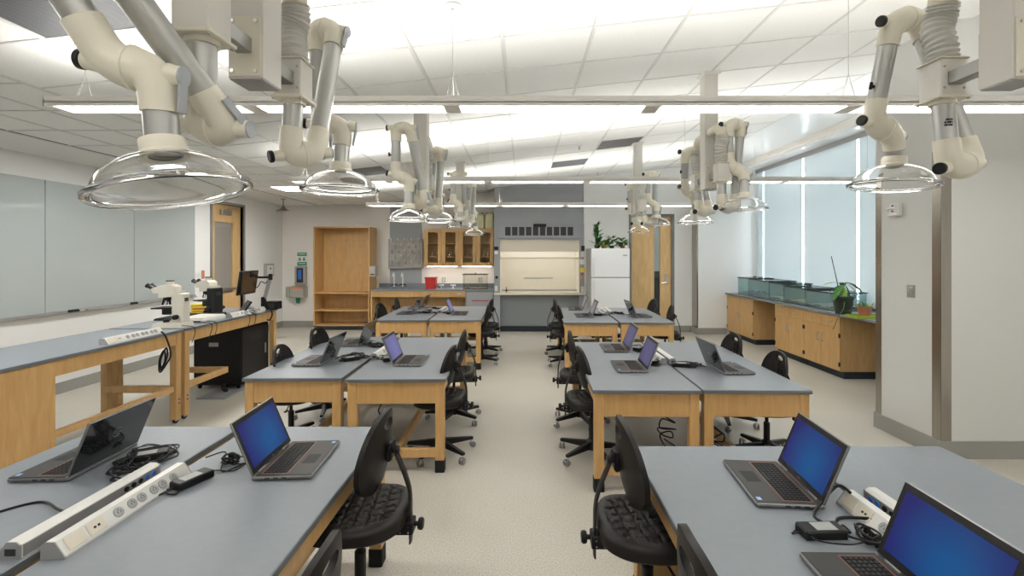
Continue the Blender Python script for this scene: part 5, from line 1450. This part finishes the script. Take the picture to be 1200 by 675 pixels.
MB().box(-.09,.07,-.1,.2,0,.018,.004).build('frame', 'black', t, 0)
mb = MB()
for i in range(5):
    for j in range(10): mb.box(-.08+.03*i,-.055+.03*i,-.09+.029*j,-.067+.029*j,.018,.023)
mb.build('keys', 'keys', t, 0, kind='stuff')

# ------------------------------------------------------------------ window counter: cabinets, worktop, tanks, plants
CX0 = 4.40; CZ = .91
t = thing('window_worktop', 'long grey worktop over the maple cabinets below the windows', 'worktop', (4.75, 7.4, CZ-.035))
MB().box(CX0-.03-4.75, XR-.002-4.75, 4.69-7.4, FPY-7.4, 0, .035, .003).build('slab', 'laminate', t, 0)
S(MB().box(XR-.025, XR, 4.69, FPY, CZ, CZ+.035, .002), 'trim_9', 'laminate', smooth=0)  # backsplash belonging to the window worktop
def base_cab(label, y0, y1, drawers):
    t = thing('base_cabinet', label, 'cabinet', (CX0, (y0+y1)/2, 0), 0, 'maple base cabinets below the windows')
    h = (y1-y0)/2; d = XR-CX0-.02
    MB().box(.02, d, -h, h, .10, CZ-.036).build('carcass', 'maple', t, 0)
    MB().box(.06, d, -h+.002, h-.002, 0, .10).build('plinth', 'toe', t, 0)
    dz = .70 if drawers else CZ-.05
    for s in (-1, 1):
        a, b2 = (-h+.002, -.002) if s < 0 else (.002, h-.002)
        dr = MB().box(0, .019, a, b2, .11, dz-.004, .002).build('door', 'maple_light', t, 0)
        hy = b2-.05 if s < 0 else a+.05
        MB().tube([(0,hy,.46),(-.03,hy,.47),(-.03,hy,.57),(0,hy,.58)], .006, 6).build('handle', 'steel_dull', dr)
        ky = a+.012 if s < 0 else b2-.012
        for zz in (.2, .6): MB().box(-.006, .012, ky-.012, ky+.012, zz-.03, zz+.03, .002).build('hinge', 'black', dr, 0)
        if drawers:
            dw = MB().box(0, .019, a, b2, dz, CZ-.045, .002).build('drawer', 'maple_light', t, 0)
            hm = (a+b2)/2
            MB().tube([(0,hm-.05,.78),(-.03,hm-.045,.78),(-.03,hm+.045,.78),(0,hm+.05,.78)], .006, 6).build('handle', 'steel_dull', dw)
            MB().cyl((0,hm,.84),(-.006,hm,.84),.008,n=8).build('lock', 'chrome', dw)
    return t
base_cab('maple base cabinet with drawers nearest the pier', 6.46, 7.29, True)
base_cab('maple base cabinet with drawers, middle one below the fish tanks', 7.292, 8.13, True)
base_cab('maple base cabinet without drawers at the far end of the window counter', 8.90, 10.04, False)
tks = [(9.28, 9.72, .34, None, 'dark end tank at the far end of the window counter'), (8.50, 9.24, .33, 'water_blue', 'long fish tank, second from the far end of the window counter'),
       (8.02, 8.47, .31, 'gravel', 'fish tank in the middle of the window counter'), (7.42, 7.99, .28, 'gravel', 'fish tank on the window counter, second from the plant'),
       (6.74, 7.38, .26, 'gravel', 'wide tank with rocks beside the potted leafy plant')]
for i, (a, b2, h, fl, lab) in enumerate(tks):
    tank('fish_tank', 'glass '+lab, 4.49, 4.98, a, b2, CZ, h, fl or 'toe', .05 if fl != 'water_blue' else .10, 'black', 'fish tanks on the window counter', lidx=0.0)
random.seed(5)
t = thing('leafy_plant', 'big-leaved green plant in a dark pot with a stake on the window counter', 'plant', (PX(988, 6.45), 6.45, CZ))
MB().lathe([(0,0),(.095,0),(.125,.22),(.13,.22),(.13,.25),(.118,.25),(.112,.21),(0,.21)], 24).build('pot', 'pot_dark', t)
MB().lathe([(0,.215),(.112,.215),(0,.2151)], 16).build('soil', 'soil', t)
MB().cyl((-.03,0,.2),(-.15,.02,.80),.006,.005,n=6).build('stake', 'black', t)
MB().tube(spline([(0,0,.2),(.01,0,.28),(.0,.01,.36),(.03,0,.42)], 4), .007, 6).build('stem', 'plant_light', t)
for (a, el, L, W, m, b3) in [(180,14,.27,.05,'plant_light',(0,0,.42)),(205,-28,.27,.055,'plant_green',(-.01,0,.40)),(232,-58,.26,.05,'plant_light',(0,-.01,.38)),(312,-62,.27,.05,'plant_green',(.02,-.01,.40)),(338,-35,.28,.05,'plant_light',(.03,0,.43)),(5,-12,.28,.05,'plant_green',(.03,0,.44)),(262,-70,.16,.045,'leaf_yellow',(.0,0,.32)),(60,0,.24,.05,'plant_green',(.02,.01,.43)),(130,-20,.22,.05,'plant_dark',(0,.01,.40))]:
    mb = MB(); leaf(mb, TR(*b3) @ RZ(R(a-90)) @ RX(R(el)), L, W, .35, 8); mb.build('leaf', m, t, 60)
MB().tube(spline([(-.02,-.05,.22),(-.10,-.16,.10),(-.16,-.14,-.02),(-.22,-.12,-.2)], 6), .005, 6).build('trailing_stem', 'plant_green', t)
for k in range(9):
    mb = MB(); leaf(mb, TR(.02*k-.1,-.13,.05) @ RZ(R(random.uniform(-60,60)+180)) @ RX(R(20)), .16, .006, .2); mb.build('leaf', 'plant_green', t, 60)
t = thing('plant_tray', 'lime green plastic tray on the window counter at the pier', 'tray', (PX(1016, 6.05), 6.05, CZ))
MB().box(-.19,.19,-.11,.11,0,.010,.003).box(-.20,-.19,-.12,.12,0,.035).box(.19,.20,-.12,.12,0,.035).box(-.20,.20,-.12,-.11,0,.035).box(-.20,.20,.11,.12,0,.035).build('body', 'tray_green', t, 0)
t = thing('terracotta_plant', 'small succulent in a terracotta pot standing in the lime green tray', 'plant', (PX(1013, 6.05), 6.05, CZ+.013))
MB().lathe([(0,0),(.06,0),(.08,.11),(.088,.11),(.088,.135),(.075,.135),(.072,.11),(0,.11)], 20).build('pot', 'terracotta', t)
for k in range(26):
    mb = MB(); leaf(mb, TR(random.uniform(-.05,.05),random.uniform(-.05,.05),.11) @ RZ(random.uniform(0,6.28)) @ RX(R(random.uniform(10,75))), .08+.07*random.random(), .010, .2); mb.build('leaf', random.choice(['plant_green','plant_light']), t, 60)

# ------------------------------------------------------------------ things on the white pier
yy = PXL*F/(1052-CX)
t = thing('alarm_strobe', 'white wall alarm device high on the white pier', 'alarm', (PXL, yy, PZ(251, yy)))
MB().box(-.04, 0, -.06, .06, -.02, .10, .008).build('case', 'white_plastic', t, 0); MB().box(-.075,-.04,-.02,.05,.045,.062,.004).box(-.06,-.04,-.04,.05,-.02,.0,.004).build('lens', 'white_gloss', t, 0)
MB().cyl((-.04,.01,.08),(-.046,.01,.08),.008,n=8).build('indicator', 'black', t); MB().box(-.043,-.04,.0,.025,.02,.035).build('printing', 'red', t, 0)
yy = PXL*F/(1068-CX)
t = thing('wall_outlet', 'brushed steel double outlet plate on the white pier', 'outlet', (PXL, yy, PZ(341, yy)))
MB().box(-.006, 0, -.045, .045, -.06, .06, .002).build('plate', 'steel_dull', t, 0)
for s in (-1,1): MB().box(-.009,-.006,s*.012-.008,s*.012+.008,-.018,.018,.002).build('socket', 'outlet_grey', t, 0)
MB().box(-.0095,-.006,-.02,.02,.03,.04).build('rocker', 'offwhite', t, 0)
